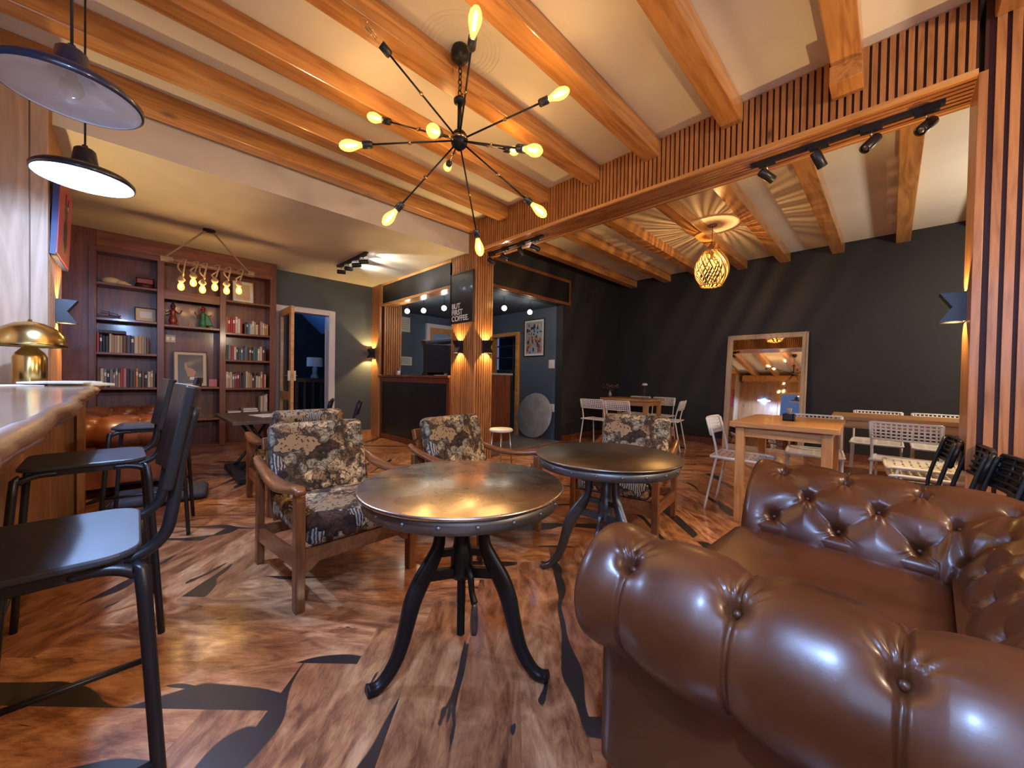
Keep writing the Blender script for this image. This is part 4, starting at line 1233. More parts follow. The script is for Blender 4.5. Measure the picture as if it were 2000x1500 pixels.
MB().lathe([(.10, -.01), (.115, -.01), (.115, .01), (.10, .01), (.10, -.01)], 24, M=Matrix.Translation((0, -.35, .29)) @ Matrix.Rotation(PI / 2, 4, 'X')).box(-.10, .10, -.356, -.344, .284, .296).box(-.006, .006, -.356, -.344, .19, .39).build('crank_wheel', 'cast_iron', t)
o = MB().box(-.12, .12, -.16, .16, 0, .005).build('menu_sheet', 'paper', loc=(1.02, 4.78, .6155), rot=(0, 0, .2)); tag(o, 'white menu sheet lying on the dark industrial table', 'menu')

# round white stool
t = thing('round_stool', 'small white round stool on thin metal legs beside the pillar', 'stool', (3.10, 3.28, 0))
MB().lathe([(0, .43), (.13, .43), (.142, .44), (.142, .455), (.13, .465), (0, .468)], 32).build('seat', 'white_plastic', t)
for k in range(4):
    a = PI / 4 + k * PI / 2
    MB().tube([(.10 * math.cos(a), .10 * math.sin(a), .43), (.135 * math.cos(a), .135 * math.sin(a), 0)], .008, 8).build('leg', 'steel', t)

# marble disc leaning on the blue wall
M_ = Matrix.Translation((5.03, 4.52, .41)) @ Matrix.Rotation(math.radians(-12), 4, 'Y') @ Matrix.Rotation(PI / 2, 4, 'Y')
o = MB().lathe([(0, -.012), (.398, -.012), (.405, -.006), (.405, .006), (.398, .012), (0, .012)], 64).build('marble_tabletop', 'marble_grey')
o.matrix_world = Matrix.Translation((5.07, 4.52, .412)) @ Matrix.Rotation(math.radians(90 + 11), 4, 'Y')
tag(o, 'round grey marble slab leaning against the blue kitchen wall', 'tabletop')

# =================================================================== BOOKCASE
FY = 6.33; BK = 6.62
t = thing('bookcase', 'built in mahogany bookcase with three bays filling the end wall', 'bookcase', (0, 0, 0))
MB().box(-0.52, 1.448, BK - .02, BK, 0, ZL).build('back_panel', 'mahogany', t)
MB().box(-0.70, -0.315, FY, FY + .03, 0, ZL).box(-.345, -.315, FY + .03, BK - .02, 0, ZL).box(-.70, -.67, FY + .03, BK - .02, 0, ZL).build('side_panel', 'mahogany', t, bev=.003)
MB().box(1.37, 1.448, FY, BK - .02, 0, ZL).build('side_panel', 'mahogany', t, bev=.003)
MB().box(-.315, 1.37, FY, FY + .03, 2.44, ZL).build('top_panel', 'mahogany_shelf', t, bev=.003)
MB().box(-.37, 1.40, FY - .012, FY, 2.42, 2.475).build('top_moulding', 'mahogany_shelf', t, bev=.003)
MB().box(-.375, -.325, FY - .012, FY, .1, 2.42).build('stile', 'mahogany', t, bev=.003)
MB().box(.185, .25, FY - .006, BK - .02, .1, 2.44).build('divider', 'mahogany', t, bev=.003)
MB().box(.795, .862, FY - .006, BK - .02, .1, 2.44).build('divider', 'mahogany', t, bev=.003)
MB().box(-.315, 1.37, FY + .01, BK - .02, 0, .10).build('plinth', 'mahogany_shelf', t)
MB().box(-.315, 1.37, FY, BK - .02, 2.44, 2.46).build('bay_top', 'mahogany_shelf', t)
bays = [(-.315, .185), (.25, .795), (.862, 1.37)]
shelf_z = [[2.08, 1.678, 1.286, .881, .474, .12], [2.085, 1.66, .885, .474, .12], [2.059, 1.62, 1.255, .869, .474, .12]]
for (x0, x1), zs in zip(bays, shelf_z):
    for z in zs: MB().box(x0, x1, FY + .004, BK - .02, z - .026, z).build('shelf', 'mahogany_shelf', t, bev=.002)
MB().box(.25, .795, FY + .004, FY + .03, 1.975, 2.06).build('valance', 'mahogany_shelf', t)

BC = {'red': (.36, .025, .02), 'black': (.02, .018, .02), 'cream': (.55, .44, .28), 'tan': (.42, .28, .14), 'brown': (.12, .05, .025), 'grey': (.20, .19, .18),
      'dark blue': (.025, .04, .10), 'white': (.60, .56, .48), 'maroon': (.15, .02, .02), 'orange': (.50, .17, .04), 'dark green': (.03, .09, .05), 'teal': (.06, .20, .22), 'pink': (.45, .18, .18), 'dark grey': (.06, .055, .055)}
for k, c in BC.items(): plain('book_' + k.replace(' ', '_'), c, 0.5)
ORD = ['first', 'second', 'third', 'fourth', 'fifth', 'sixth', 'seventh', 'eighth', 'ninth', 'tenth', 'eleventh', 'twelfth', 'thirteenth', 'fourteenth', 'fifteenth', 'sixteenth', 'seventeenth', 'eighteenth', 'nineteenth', 'twentieth',
       'twenty-first', 'twenty-second', 'twenty-third', 'twenty-fourth', 'twenty-fifth', 'twenty-sixth']
def book(x, z, w_, h, d, col, label, group, lean=0.0, dy=0.0, y0=None):
    mb = MB()
    c = .0025
    y0 = FY + .035 + dy if y0 is None else y0
    mb.box(-w_ / 2, -w_ / 2 + c, 0, d, 0, h).box(w_ / 2 - c, w_ / 2, 0, d, 0, h)
    mb.prism([(-w_ / 2, 0), (w_ / 2, 0), (w_ / 2 - c, .003), (w_ / 2, -.000), (w_ / 2 * .6, -.004), (-w_ / 2 * .6, -.004)][0:2] + [(w_ / 2, .0), (w_ / 2 * .6, -.004), (-w_ / 2 * .6, -.004)], 0, h, 'z')
    mb.box(-w_ / 2 + c, w_ / 2 - c, .002, d - .004, .003, h - .004, 1)
    mats = ['book_' + col.replace(' ', '_'), 'paper']
    # title band on the spine in another colour
    if (int(x * 1000) + int(h * 1000)) % 3 == 0:
        mb.box(-w_ / 2 * .62, w_ / 2 * .62, -.0048, -.0035, h * .62, h * .82, 1)
    o = mb.build('book', mats, fix=False)
    o.location = (x, y0, z); o.rotation_euler = (0, lean, 0)
    tag(o, label, 'book', group)
    return o
def row(bx0, bx1, z, hmin, hmax, cols, rowname, seed, wmin=.017, wmax=.034, gap=.0008):
    rnd = random.Random(seed)
    x = bx0; i = 0
    while x < bx1 - .012:
        w_ = rnd.uniform(wmin, wmax)
        if x + w_ > bx1: break
        h = rnd.uniform(hmin, hmax)
        col = cols[i % len(cols)]
        nm = ORD[i] if i < len(ORD) else 'last'
        book(x + w_ / 2, z, w_, h, rnd.uniform(.12, .16), col, '%s book, %s from the left in the %s' % (col, nm, rowname), 'books in the ' + rowname, dy=rnd.uniform(0, .012))
        x += w_ + gap; i += 1
row(-.312, .12, 1.287, .185, .215, ['red', 'black', 'black', 'black', 'cream', 'tan', 'tan', 'cream', 'tan', 'brown', 'dark grey', 'dark blue', 'cream', 'tan', 'tan', 'grey', 'brown', 'white', 'red', 'red', 'tan', 'orange', 'dark grey'], 'left bay upper row', 1)
row(-.312, .175, .882, .17, .235, ['brown', 'cream', 'grey', 'black', 'grey', 'pink', 'grey', 'tan', 'red', 'pink', 'black', 'dark grey', 'brown', 'orange', 'dark green', 'brown', 'black', 'cream', 'tan', 'dark grey', 'dark grey', 'dark blue', 'black'], 'left bay lower row', 2, wmin=.016, wmax=.028)
row(.865, 1.06, 1.621, .20, .23, ['orange', 'red', 'red', 'red', 'cream', 'white', 'red', 'dark green'], 'right bay top row beside the pillar', 3)
row(1.075, 1.365, 1.621, .14, .20, ['brown', 'dark blue', 'teal', 'white', 'cream', 'tan', 'cream', 'maroon', 'tan', 'cream', 'orange', 'tan', 'cream'], 'right bay top row, shorter books', 4, wmin=.018, wmax=.027)
row(.865, 1.365, 1.256, .165, .205, ['dark green', 'grey', 'red', 'white', 'dark green', 'dark grey', 'teal', 'maroon', 'teal', 'brown', 'brown', 'black', 'teal', 'dark green', 'cream', 'cream', 'maroon', 'black'], 'right bay second row', 5)
row(.865, 1.365, .870, .16, .235, ['cream', 'tan', 'cream', 'grey', 'red', 'maroon', 'brown', 'black', 'dark grey', 'cream', 'tan', 'tan', 'brown', 'dark grey', 'cream', 'cream', 'tan', 'red'], 'right bay third row', 6)
row(1.27, 1.365, .475, .27, .31, ['cream', 'tan', 'white', 'cream'], 'right bay bottom shelf', 7, wmin=.018, wmax=.026)
for k, (x, zz, ww) in enumerate(((.96, .475, .17), (.955, .50, .165), (.965, .525, .15), (1.15, .475, .18), (1.15, .503, .175), (1.155, .531, .18), (1.15, .559, .17))):
    o = MB().box(-ww / 2, ww / 2, 0, .2, 0, .004).box(-ww / 2, ww / 2, 0, .2, .020, .024).box(-ww / 2 + .004, ww / 2 - .004, .003, .197, .004, .020, 1).build('book', ['book_cream', 'paper'])
    o.location = (x, FY + .03, zz)
    if k < 3: lb = 'cream magazine in the left flat pile on the bottom shelf, ' + ('lowest', 'middle', 'top')[k]
    else: lb = 'cream magazine in the right flat pile on the bottom shelf, ' + ('lowest', 'second from bottom', 'third from bottom', 'top')[k - 3]
    tag(o, lb, 'book', 'flat magazines on the bottom shelf')
o = MB().box(0, .22, 0, .15, 0, .035).build('book', 'book_black', loc=(-.30, FY + .04, 1.505), bev=.003); tag(o, 'black book lying flat on top of the left bay upper row', 'book')

# ornaments
t = tag(MB().sphere((0, 0, .04), .085, 20, sc=(1.0, .7, .55)).sphere((.08, -.02, .03), .045, 14, sc=(1.3, .9, .6)).sphere((.13, -.03, .018), .02, 10, sc=(2.0, 1.0, .7)).build('cap_ornament', 'cream', loc=(-.20, FY + .12, 2.081)), 'cream coloured cap shaped ornament on the left top shelf', 'ornament')
t = thing('lacquer_box', 'dark red lacquered box with a tray below, on the left top shelf', 'box', (.08, FY + .12, 2.081))
MB().lathe([(.0, 0), (.085, 0), (.092, .02), (.085, .05), (0, .05)], 20).build('tray', 'dark_lacquer', t)
MB().box(-.075, .075, -.06, .06, .05, .115).build('body', 'red_lacquer', t, bev=.01)
MB().box(-.08, .08, -.065, .065, .115, .135).build('lid', 'dark_lacquer', t, bev=.006)
t = thing('model_boat', 'dark carved wooden boat ornament on the left second shelf', 'ornament', (-.22, FY + .12, 1.679))
MB().prism([(-.08, .0), (.07, 0), (.10, .05), (.05, .035), (-.05, .035), (-.10, .055)], -.03, .03, 'y').build('hull', 'dark_lacquer', t, bev=.004)
MB().tube([(0, 0, .03), (.0, 0, .09)], .004, 6).bar((-.07, 0, .09), (.08, 0, .055), .01, .012).build('mast', 'dark_lacquer', t)
def frame(name, label, cat, loc, rot, w_, h, fw, fmat, mat_w, matmat, pic, depth=.018):
    """frame in local xz plane facing -y, base at origin"""
    t = thing(name, label, cat, loc, rot=rot)
    MB().box(-w_ / 2, -w_ / 2 + fw, -depth, 0, 0, h).box(w_ / 2 - fw, w_ / 2, -depth, 0, 0, h).box(-w_ / 2 + fw, w_ / 2 - fw, -depth, 0, 0, fw).box(-w_ / 2 + fw, w_ / 2 - fw, -depth, 0, h - fw, h).build('frame', fmat, t, bev=.002)
    MB().box(-w_ / 2 + fw, w_ / 2 - fw, -depth * .55, -.002, fw, h - fw).build('mount', matmat, t)
    if pic: MB().box(-w_ / 2 + fw + mat_w, w_ / 2 - fw - mat_w, -depth * .7, -depth * .55, fw + mat_w, h - fw - mat_w).build('picture', pic, t)
    return t
frame('photo_frame', 'small black photo frame with cream mount leaning on the left second shelf', 'frame', (.09, FY + .15, 1.679), (math.radians(-8), 0, math.radians(4)), .20, .175, .012, 'black_plastic', .035, 'cream', 'paper')
t = frame('picture_frame', 'black framed picture of a hand gesture with pale mount in the middle bay', 'picture', (.51, FY + .10, .886), (math.radians(-7), 0, 0), .34, .46, .012, 'black_plastic', .032, 'cream', 'picture_black')
MB().prism([(-.03, .13), (.03, .13), (.055, .19), (.02, .235), (-.03, .25), (-.045, .31), (-.06, .31), (-.06, .235), (-.045, .2)], -.0165, -.0130, 'y').build('print', 'flesh', t)
MB().box(-.01, .08, -.0165, -.0130, .09, .125).build('print', 'paper', t)
frame('certificate', 'pale certificate in a light frame standing on the right top shelf', 'certificate', (1.07, FY + .12, 2.06), (math.radians(-6), 0, 0), .24, .30, .010, 'cream', .03, 'paper', 'cream')
o = MB().box(-.045, .045, 0, .05, 0, .10).build('gift_box', 'pink', loc=(.735, FY + .08, .886), bev=.003); tag(o, 'small pink box beside the framed hand picture', 'box')
t = thing('wall_socket', 'cream double socket plate inside the middle bay of the bookcase', 'socket', (.315, BK - .02, 1.455))
MB().box(-.045, .055, -.012, 0, 0, .10).build('plate', 'cream', t, bev=.003)
for dx in (-.02, .03): MB().box(dx - .012, dx + .012, -.016, -.012, .03, .07).build('switch', 'white_plastic', t)
def figurine(label, loc, skirt, dark, flip):
    t = thing('figurine', label, 'figurine', loc)
    MB().lathe([(0, 0), (.05, 0), (.05, .015), (.03, .02), (.045, .06), (.03, .11), (.022, .13), (.03, .17), (.025, .195), (.012, .205), (0, .206)], 16).build('body', skirt, t)
    MB().sphere((0, 0, .225), .022, 14).lathe([(0, .24), (.028, .238), (.02, .262), (.006, .29), (0, .30)], 12).build('head', dark, t)
    mb = MB()
    for s_ in (-1, 1): mb.tube([(s_ * .02, 0, .185), (s_ * .06, -.01, .155), (s_ * .085, -.01, .20 if s_ == flip else .175)], [.008, .007, .006], 8, smooth_pts=3)
    mb.build('arms', dark, t)
    if skirt == 'green_cloth': MB().prism([(.02, .03), (.11, .03), (.05, .17), (.02, .17)], -.03, .03, 'y').build('cloak', 'green_cloth', t, bev=.01)
figurine('dark red dancing figurine at the left of the middle bay shelf', (.335, FY + .10, 1.661), 'red_lacquer', 'dark_lacquer', 1)
figurine('green and red dancing figurine at the right of the middle bay shelf', (.63, FY + .10, 1.661), 'green_cloth', 'red_lacquer', -1)
o = MB().lathe([(0, 0), (.03, 0), (.022, .02), (.01, .03), (.012, .045), (0, .055)], 12).build('small_ornament', 'flesh', loc=(.50, FY + .10, 1.661)); tag(o, 'tiny seated ornament between the two dancing figurines', 'ornament')

# =================================================================== CHANDELIER
HUB = Vector((1.387, 1.88, 2.50))
t = thing('chandelier', 'black iron chandelier with many amber bulbs on radiating arms', 'chandelier', HUB)
MB().lathe([(0, -.065), (.012, -.06), (.03, -.045), (.045, -.03), (.050, -.012), (.048, .0), (.052, .004), (.052, .012), (.046, .014), (.046, .03), (.034, .048), (.014, .056), (0, .06)], 28).build('hub', 'cast_iron', t)
MB().lathe([(.0505, .0), (.053, .004), (.053, .010), (.0505, .014)], 28).build('hub_band', 'brass', t)
MB().tube([(0, 0, .05), (0, 0, .24)], .013, 12).lathe([(0, .22), (.035, .225), (.038, .24), (.018, .262), (0, .266)], 20).build('stem', 'cast_iron', t)
z = .262; k = 0
ch = None
while z < .455:
    pts = []
    for i in range(12):
        a = 2 * PI * i / 12
        p = Vector((.011 * math.cos(a), 0, z + .02 + .021 * math.sin(a)))
        if k % 2: p = Vector((0, p.x, p.z))
        pts.append(p)
    MB().tube(pts, .0032, 6, closed=True).build('chain_link', 'cast_iron', t)
    z += .033; k += 1
MB().lathe([(0, .46), (.03, .465), (.052, .495), (.056, .53), (.05, .549), (0, .549)], 28).build('canopy', 'cast_iron', t)
dirs = dict(A=(-.49, -.83, .27), B=(-.85, -.02, .42), C=(-.47, .80, .36), D=(-.84, .45, -.23), E=(-.66, -.58, -.48), F=(.43, -.82, .23), G=(.08, -.90, -.43),
            G2=(.91, .18, .37), H=(.67, -.41, -.55), I=(.40, .20, -.74), J=(-.36, .46, -.60), K=(.46, .85, .26))
for nm, dv in dirs.items():
    dv = Vector(dv).normalized()
    Lm = .69
    ar = MB().tube([dv * .04, dv * (Lm - .175)], .0052, 8)
    arm = ar.build('arm', 'cast_iron', t)
    side = dv.orthogonal().normalized()
    jm = dv * .30
    MB().sphere(jm, .011, 10).tube([jm - side * .004, jm + side * .026], .0035, 6).bar(jm + side * .022 - dv * .009, jm + side * .022 + dv * .009, .004, .010).build('wing_screw', 'brass', arm)
    q = dv.to_track_quat('Z', 'Y').to_matrix().to_4x4()
    M_ = Matrix.Translation(dv * (Lm - .185)) @ q
    MB().lathe([(0, 0), (.016, .002), (.021, .01), (.021, .058), (.018, .060), (0, .060)], 20, M=M_).build('socket', 'black_metal', arm)
    Mb = Matrix.Translation(dv * (Lm - .13)) @ q
    lit = nm != 'B'
    b = MB().lathe([(.012, 0), (.014, .012), (.022, .035), (.030, .062), (.031, .082), (.026, .105), (.014, .122), (0, .128)], 24, M=Mb).build('bulb', 'bulb_amber' if lit else 'bulb_clear', arm)
    fl = MB()
    for s_ in range(4):
        a = s_ * PI / 2
        fl.tube([Mb @ Vector((.006 * math.cos(a), .006 * math.sin(a), .03)), Mb @ Vector((.009 * math.cos(a + .5), .009 * math.sin(a + .5), .095))], .0018, 5)
    fl.build('filament', 'filament' if lit else 'brass', b)
    if lit:
        light('bulb_light', 'POINT', HUB + dv * (Lm - .06), 2.3, (1.0, .64, .30), 0.014)
# ceiling rings round the chandelier
mb = MB()
for r_ in (.14, .165, .19, .215, .24):
    mb.tube([(r_ * math.cos(2 * PI * k / 72), r_ * math.sin(2 * PI * k / 72), 0) for k in range(72)], .0035, 6, closed=True)
struct(mb.build('ceiling_rose', 'ceiling_white', loc=(1.387, 1.88, ZC)), 'ring pattern on the ceiling round the chandelier')

# =================================================================== ROPE BEAM LAMP
t = thing('rope_lamp', 'rustic hanging lamp of rope wound bulbs on a wooden pole before the bookcase', 'lamp', (.58, 5.40, 0))
MB().lathe([(0, 2.635), (.05, 2.638), (.058, 2.65), (.058, 2.66), (0, 2.66)], 24).build('canopy', 'black_metal', t)
MB().tube([(-.40, 0, 2.26), (.42, 0, 2.235)], .019, 10).build('pole', 'bar_panel', t)
for sx in (-1, 1): MB().tube([(sx * .03, 0, 2.645), (sx * .375, 0, 2.26)], .009, 8).build('hanging_rope', 'rope', t)
mb = MB()
for c in (-.37, -.33, .39):
    pts = [(c - .03 + .06 * i / 40, .024 * math.cos(i * .95), 2.258 + .024 * math.sin(i * .95)) for i in range(41)]
    mb.tube(pts, .007, 6)
mb.build('rope_winding', 'rope', t)
for k, (x, z) in enumerate(((-.235, 1.985), (-.134, 2.045), (-.056, 1.985), (.051, 2.03), (.158, 2.01), (.274, 2.03))):
    s_ = 1 if k % 2 else -1
    pts = [(x + .02 * s_, .0, z + .09), (x - .022 * s_, .03, z + .14), (x + .026 * s_, -.02, z + .19), (x - .01, .026, 2.262), (x + .035, 0, 2.285), (x + .03, -.026, 2.24), (x + .01, .0, z + .12)]
    rp = MB().tube(pts, .008, 7, smooth_pts=6).build('rope', 'rope', t)
    MB().lathe([(0, .045), (.016, .047), (.035, .072), (.033, .085), (.014, .115), (0, .12)], 14, M=Matrix.Translation((x, 0, z))).build('socket', 'rope', rp)
    b = MB().lathe([(.012, .05), (.024, .03), (.031, .005), (.028, -.02), (.014, -.036), (0, -.04)], 20, M=Matrix.Translation((x, 0, z))).build('bulb', 'bulb_amber', rp)
    MB().tube([(x, 0, z + .035), (x + .006, 0, z), (x - .006, 0, z - .012), (x, 0, z + .03)], .003, 5).build('filament', 'filament', b)
    light('bulb_light', 'POINT', (.58 + x, 5.40, z - .002), 1.3, WARM, 0.014)

# =================================================================== BAR PENDANTS
def pendant(label, x, y, lit, power=0):
    t = thing('pendant_lamp', label, 'lamp', (x, y, 2.0), 0, 'enamel pendants over the bar')
    prof = [(.172, 0), (.178, .003), (.178, .020), (.163, .036), (.120, .048), (.075, .060), (.052, .072), (.047, .090), (.038, .150), (.030, .158), (.012, .160), (.010, .175), (0, .176)]
    MB().lathe(prof, 56).build('shade', 'lamp_navy', t)
    MB().lathe([(.171, .001), (.168, .010), (.156, .024), (.118, .042), (.072, .054), (.045, .066), (.038, .100), (0, .104)], 56).build('shade_lining', 'lamp_white', t)
    MB().tube([(0, 0, .17), (0, 0, 1.049)], .004, 8).build('cord', 'black_metal', t)
    MB().lathe([(0, 1.02), (.04, 1.022), (.045, 1.048), (0, 1.049)], 20).build('ceiling_cup', 'black_metal', t)
    b = MB().lathe([(0, -.0), (.020, .004), (.030, .022), (.026, .045), (.014, .06), (.012, .09)], 20)
    if lit:
        b.build('bulb', 'led_cool', t)
        light('pendant_light', 'POINT', (x, y, 1.988), power, (.34, .55, 1.0), 0.03)
    else:
        b.build('bulb', 'bulb_clear', t)
pendant('unlit navy enamel pendant lamp, the larger looking one nearest the viewer', -.156, 2.0, False)
pendant('lit navy enamel pendant lamp with glowing white inside, over the bar', -.178, 2.83, True, 42)
pendant('navy enamel pendant lamp over the bar behind the viewer', -.14, 0.15, True, 40)  # out of view, added for cool light on stools and loveseat

# =================================================================== RATTAN PENDANT
t = thing('rattan_pendant', 'woven rattan globe pendant lamp glowing in the back room', 'lamp', (5.18, 1.643, 2.50))
MB().lathe([(0, .535), (.05, .537), (.055, .548), (0, .549)], 24).build('canopy', 'dull_steel', t)
MB().tube([(0, 0, .22), (0, 0, .54)], .004, 8).build('cord', 'black_metal', t)
MB().lathe([(0, .10), (.018, .102), (.022, .15), (.012, .22), (0, .222)], 14).build('socket', 'black_metal', t)
b = MB().sphere((0, 0, .06), .030, 16).build('bulb', 'bulb_amber', t)
light('rattan_light', 'POINT', (5.18, 1.643, 2.56), 18, WARM, 0.008)
for k in range(44):
    a0 = 2 * PI * k / 44; tw = 1.05 + .12 * math.sin(k * 2.3)
    pts = []
    for i in range(15):
        u = i / 14
        z = .215 - .43 * u
        r_ = .195 * math.sin(PI * (.13 + .70 * u)) ** .8
        a = a0 + tw * u
        pts.append((r_ * math.cos(a), r_ * math.sin(a), z))
    MB().tube(pts, .0048 + .0012 * (k % 3), 6).build('rattan_strand', 'rattan', t)
for z, r_ in ((.215, .10), (-.215, .125)):
    MB().tube([(r_ * math.cos(2 * PI * k / 40), r_ * math.sin(2 * PI * k / 40), z) for k in range(40)], .008, 8, closed=True).build('rattan_ring', 'rattan', t)

# =================================================================== TRACK LIGHTS
def track(label, a, b, z, spots, sgroup, energy=0, place=''):
    a = Vector(a); b = Vector(b)
    t = thing('track_rail', label, 'track light', ((a.x + b.x) / 2, (a.y + b.y) / 2, z))
    dl = (b - a) / 2
    MB().bar(-dl - Vector((0, 0, .011)), dl - Vector((0, 0, .011)), .034, .022).build('rail', 'black_metal', t)
    for i, (p, aim) in enumerate(spots):
        p = Vector(p); aim = Vector(aim).normalized()
        s_ = tag(empty('track_spotlight', (p.x, p.y, z)), '%s black cylinder spotlight, %s' % (ORD[i], place), 'spotlight', sgroup)
        d2 = (b - a).normalized()
        MB().bar(-d2 * .05 - Vector((0, 0, .032)), d2 * .05 - Vector((0, 0, .032)), .036, .024).build('adapter', 'black_metal', s_)
        MB().tube([(0, 0, -.04), (0, 0, -.075)], .006, 8).build('stem', 'steel', s_)
        c = Vector((0, 0, -.115))
        q = aim.to_track_quat('Z', 'Y').to_matrix().to_4x4()
        M_ = Matrix.Translation(c) @ q
        MB().lathe([(0, -.055), (.026, -.055), (.029, -.05), (.029, .055), (.026, .058), (.024, .05), (.0, .046)], 24, M=M_).build('can', 'black_plastic', s_)
        lens = MB().lathe([(0, .048), (.0225, .049), (.0225, .0515), (0, .052)], 20, M=M_).build('lens', 'led_cool' if energy else 'dark_top', s_)
        if energy: light('spot_light', 'SPOT', Vector((p.x, p.y, z)) + c + aim * .062, energy, (1.0, .93, .82), .015, rot=aim, spot=math.radians(62), blend=.6)
track('black lighting track under the slatted soffit at its right end', (3.19, .76, 0), (3.19, -.18, 0), 2.658,
      [((3.19, .66, 0), (.5, -.5, -.45)), ((3.19, .37, 0), (.35, -.35, -.85)), ((3.19, .12, 0), (-.5, .5, -.7)), ((3.19, -.11, 0), (-.6, .45, -.6))], 'spotlights under the right end of the soffit', place='counted from the left, under the right end of the slatted soffit')
track('black lighting track under the slatted soffit next to the pillar', (3.19, 3.66, 0), (3.19, 2.75, 0), 2.658,
      [((3.19, 3.60, 0), (.5, -.6, -.5)), ((3.19, 3.36, 0), (.5, -.7, -.5)), ((3.19, 3.09, 0), (.2, -.3, -.9)), ((3.19, 2.87, 0), (.6, -.7, -.5))], 'spotlights under the soffit by the pillar', place='counted from the left, under the soffit by the pillar')
track('black lighting track on the lowered ceiling before the counter', (2.08, 5.72, 0), (2.10, 4.78, 0), ZL - .001,
      [((2.08, 5.58, 0), (.9, -.3, .02)), ((2.085, 5.33, 0), (.85, .3, .16)), ((2.09, 5.08, 0), (.9, -.2, .20)), ((2.095, 4.87, 0), (.9, -.3, .22))], 'spotlights on the lowered ceiling', energy=9, place='counted from the left, on the lowered ceiling')

# =================================================================== WALL SCONCES
def sconce(label, loc, rz, lit=True, tilt=0):
    t = thing('wall_sconce', label, 'lamp', loc, rz, 'up and down wall sconces')
    mb = MB()
    # outward is local +x; V notch in the front
    w_ = .05
    prof = [(0, -.08), (.098, -.08), (.050, 0), (.098, .08), (0, .08)]
    inner = [(.006, -.08), (.085, -.08), (.040, 0), (.085, .08), (.006, .08)]
    for s_ in (-1, 1):
        mb.prism(prof, s_ * w_ - .002, s_ * w_ + .002, 'y')
    mb.bar((0.002, 0, -.08), (0.002, 0, .08), .1, .004, up=(1, 0, 0))
    for (p, q_) in (((.098, -.08), (.050, 0)), ((.050, 0), (.098, .08))):
        mb.add([(p[0], -w_, p[1]), (p[0], w_, p[1]), (q_[0], w_, q_[1]), (q_[0], -w_, q_[1]), (p[0] - .004, -w_, p[1]), (p[0] - .004, w_, p[1]), (q_[0] - .004, w_, q_[1]), (q_[0] - .004, -w_, q_[1])],
               [(0, 1, 2, 3), (7, 6, 5, 4), (0, 4, 5, 1), (2, 6, 7, 3)])
    mb.build('housing', 'black_metal', t)
    MB().box(.01, .04, -.035, .035, -.012, .012).build('led_block', 'led_warm', t)
    c, s2 = math.cos(rz), math.sin(rz)
    for dz in (-1, 1):
        light('sconce_light', 'SPOT', (loc[0] + c * .030, loc[1] + s2 * .030, loc[2] + dz * .026), 13 if lit else 0, (1.0, .66, .26), .012, rot=(0.10 * c, .10 * s2, dz), spot=math.radians(100), blend=.35)
sconce('black wall sconce on the left face of the slatted pillar', (3.04, 4.02, 1.466), PI)
sconce('black wall sconce on the front face of the slatted pillar', (3.215, 3.73, 1.466), -PI / 2)
sconce('black wall sconce on the pine post beside the chalk counter', (3.004, 6.52, 1.462), PI)
sconce('black wall sconce on the jamb of the right slatted column', (3.24, -.28, 1.50), PI / 2)
sconce('wall sconce on the wooden pier above the brass lamp', (-.385, 4.07, 1.475), 0)

# =================================================================== COUNTER, CHALKBOARDS, SIGNS
t = thing('service_counter', 'coffee counter with black panel front and mahogany frame', 'counter', (0, 0, 0))
MB().box(3.05, 3.62, 4.24, 6.62, .0, 1.055).build('body', 'mahogany', t)
MB().box(3.038, 3.05, 4.30, 6.24, .08, .98).build('front_panel', 'chalkboard', t)
MB().box(3.026, 3.052, 4.24, 4.31, 0, 1.055).box(3.026, 3.052, 6.24, 6.31, 0, 1.055).box(3.026, 3.052, 4.31, 6.24, .975, 1.055).box(3.026, 3.052, 4.31, 6.24, 0, .085).build('panel_frame', 'mahogany', t, bev=.003)
MB().box(3.00, 3.66, 4.24, 6.34, 1.055, 1.09).build('countertop', 'mahogany_shelf', t, bev=.004)
t = thing('side_cabinet', 'reddish wooden cabinet end seen through the kitchen opening', 'cabinet', (0, 0, 0))
MB().box(3.68, 4.55, 4.60, 5.05, 0, 1.12).build('body', 'mahogany', t)
MB().box(3.66, 4.58, 4.58, 5.07, 1.12, 1.15).build('top', 'marble_grey', t)
t = thing('chalkboard', 'blank chalkboard panel with pine frame over the serving hatch', 'board', (0, 0, 0))
MB().box(3.028, 3.036, 4.26, 6.24, 2.315, 2.625).build('panel', 'chalkboard', t)
MB().box(3.02, 3.045, 4.235, 6.30, 2.275, 2.315).box(3.02, 3.045, 4.235, 6.30, 2.622, 2.66).box(3.02, 3.045, 6.24, 6.30, 2.315, 2.622).build('frame', 'pine_trim', t, bev=.002)
struct(MB().box(3.045, 3.20, 4.24, 6.34, 2.275, 2.30).build('lintel_underside', 'pine_trim'))
t = thing('chalkboard', 'black board with orange wooden frame above the kitchen opening', 'board', (0, 0, 0))
MB().box(3.38, 5.29, 3.945, 3.955, 2.38, 2.72).build('panel', 'chalkboard', t)
MB().box(3.35, 5.325, 3.935, 3.98, 2.335, 2.38).box(3.35, 5.325, 3.935, 3.98, 2.72, 2.765).box(5.285, 5.325, 3.935, 3.98, 2.38, 2.72).build('frame', 'teak', t, bev=.002)

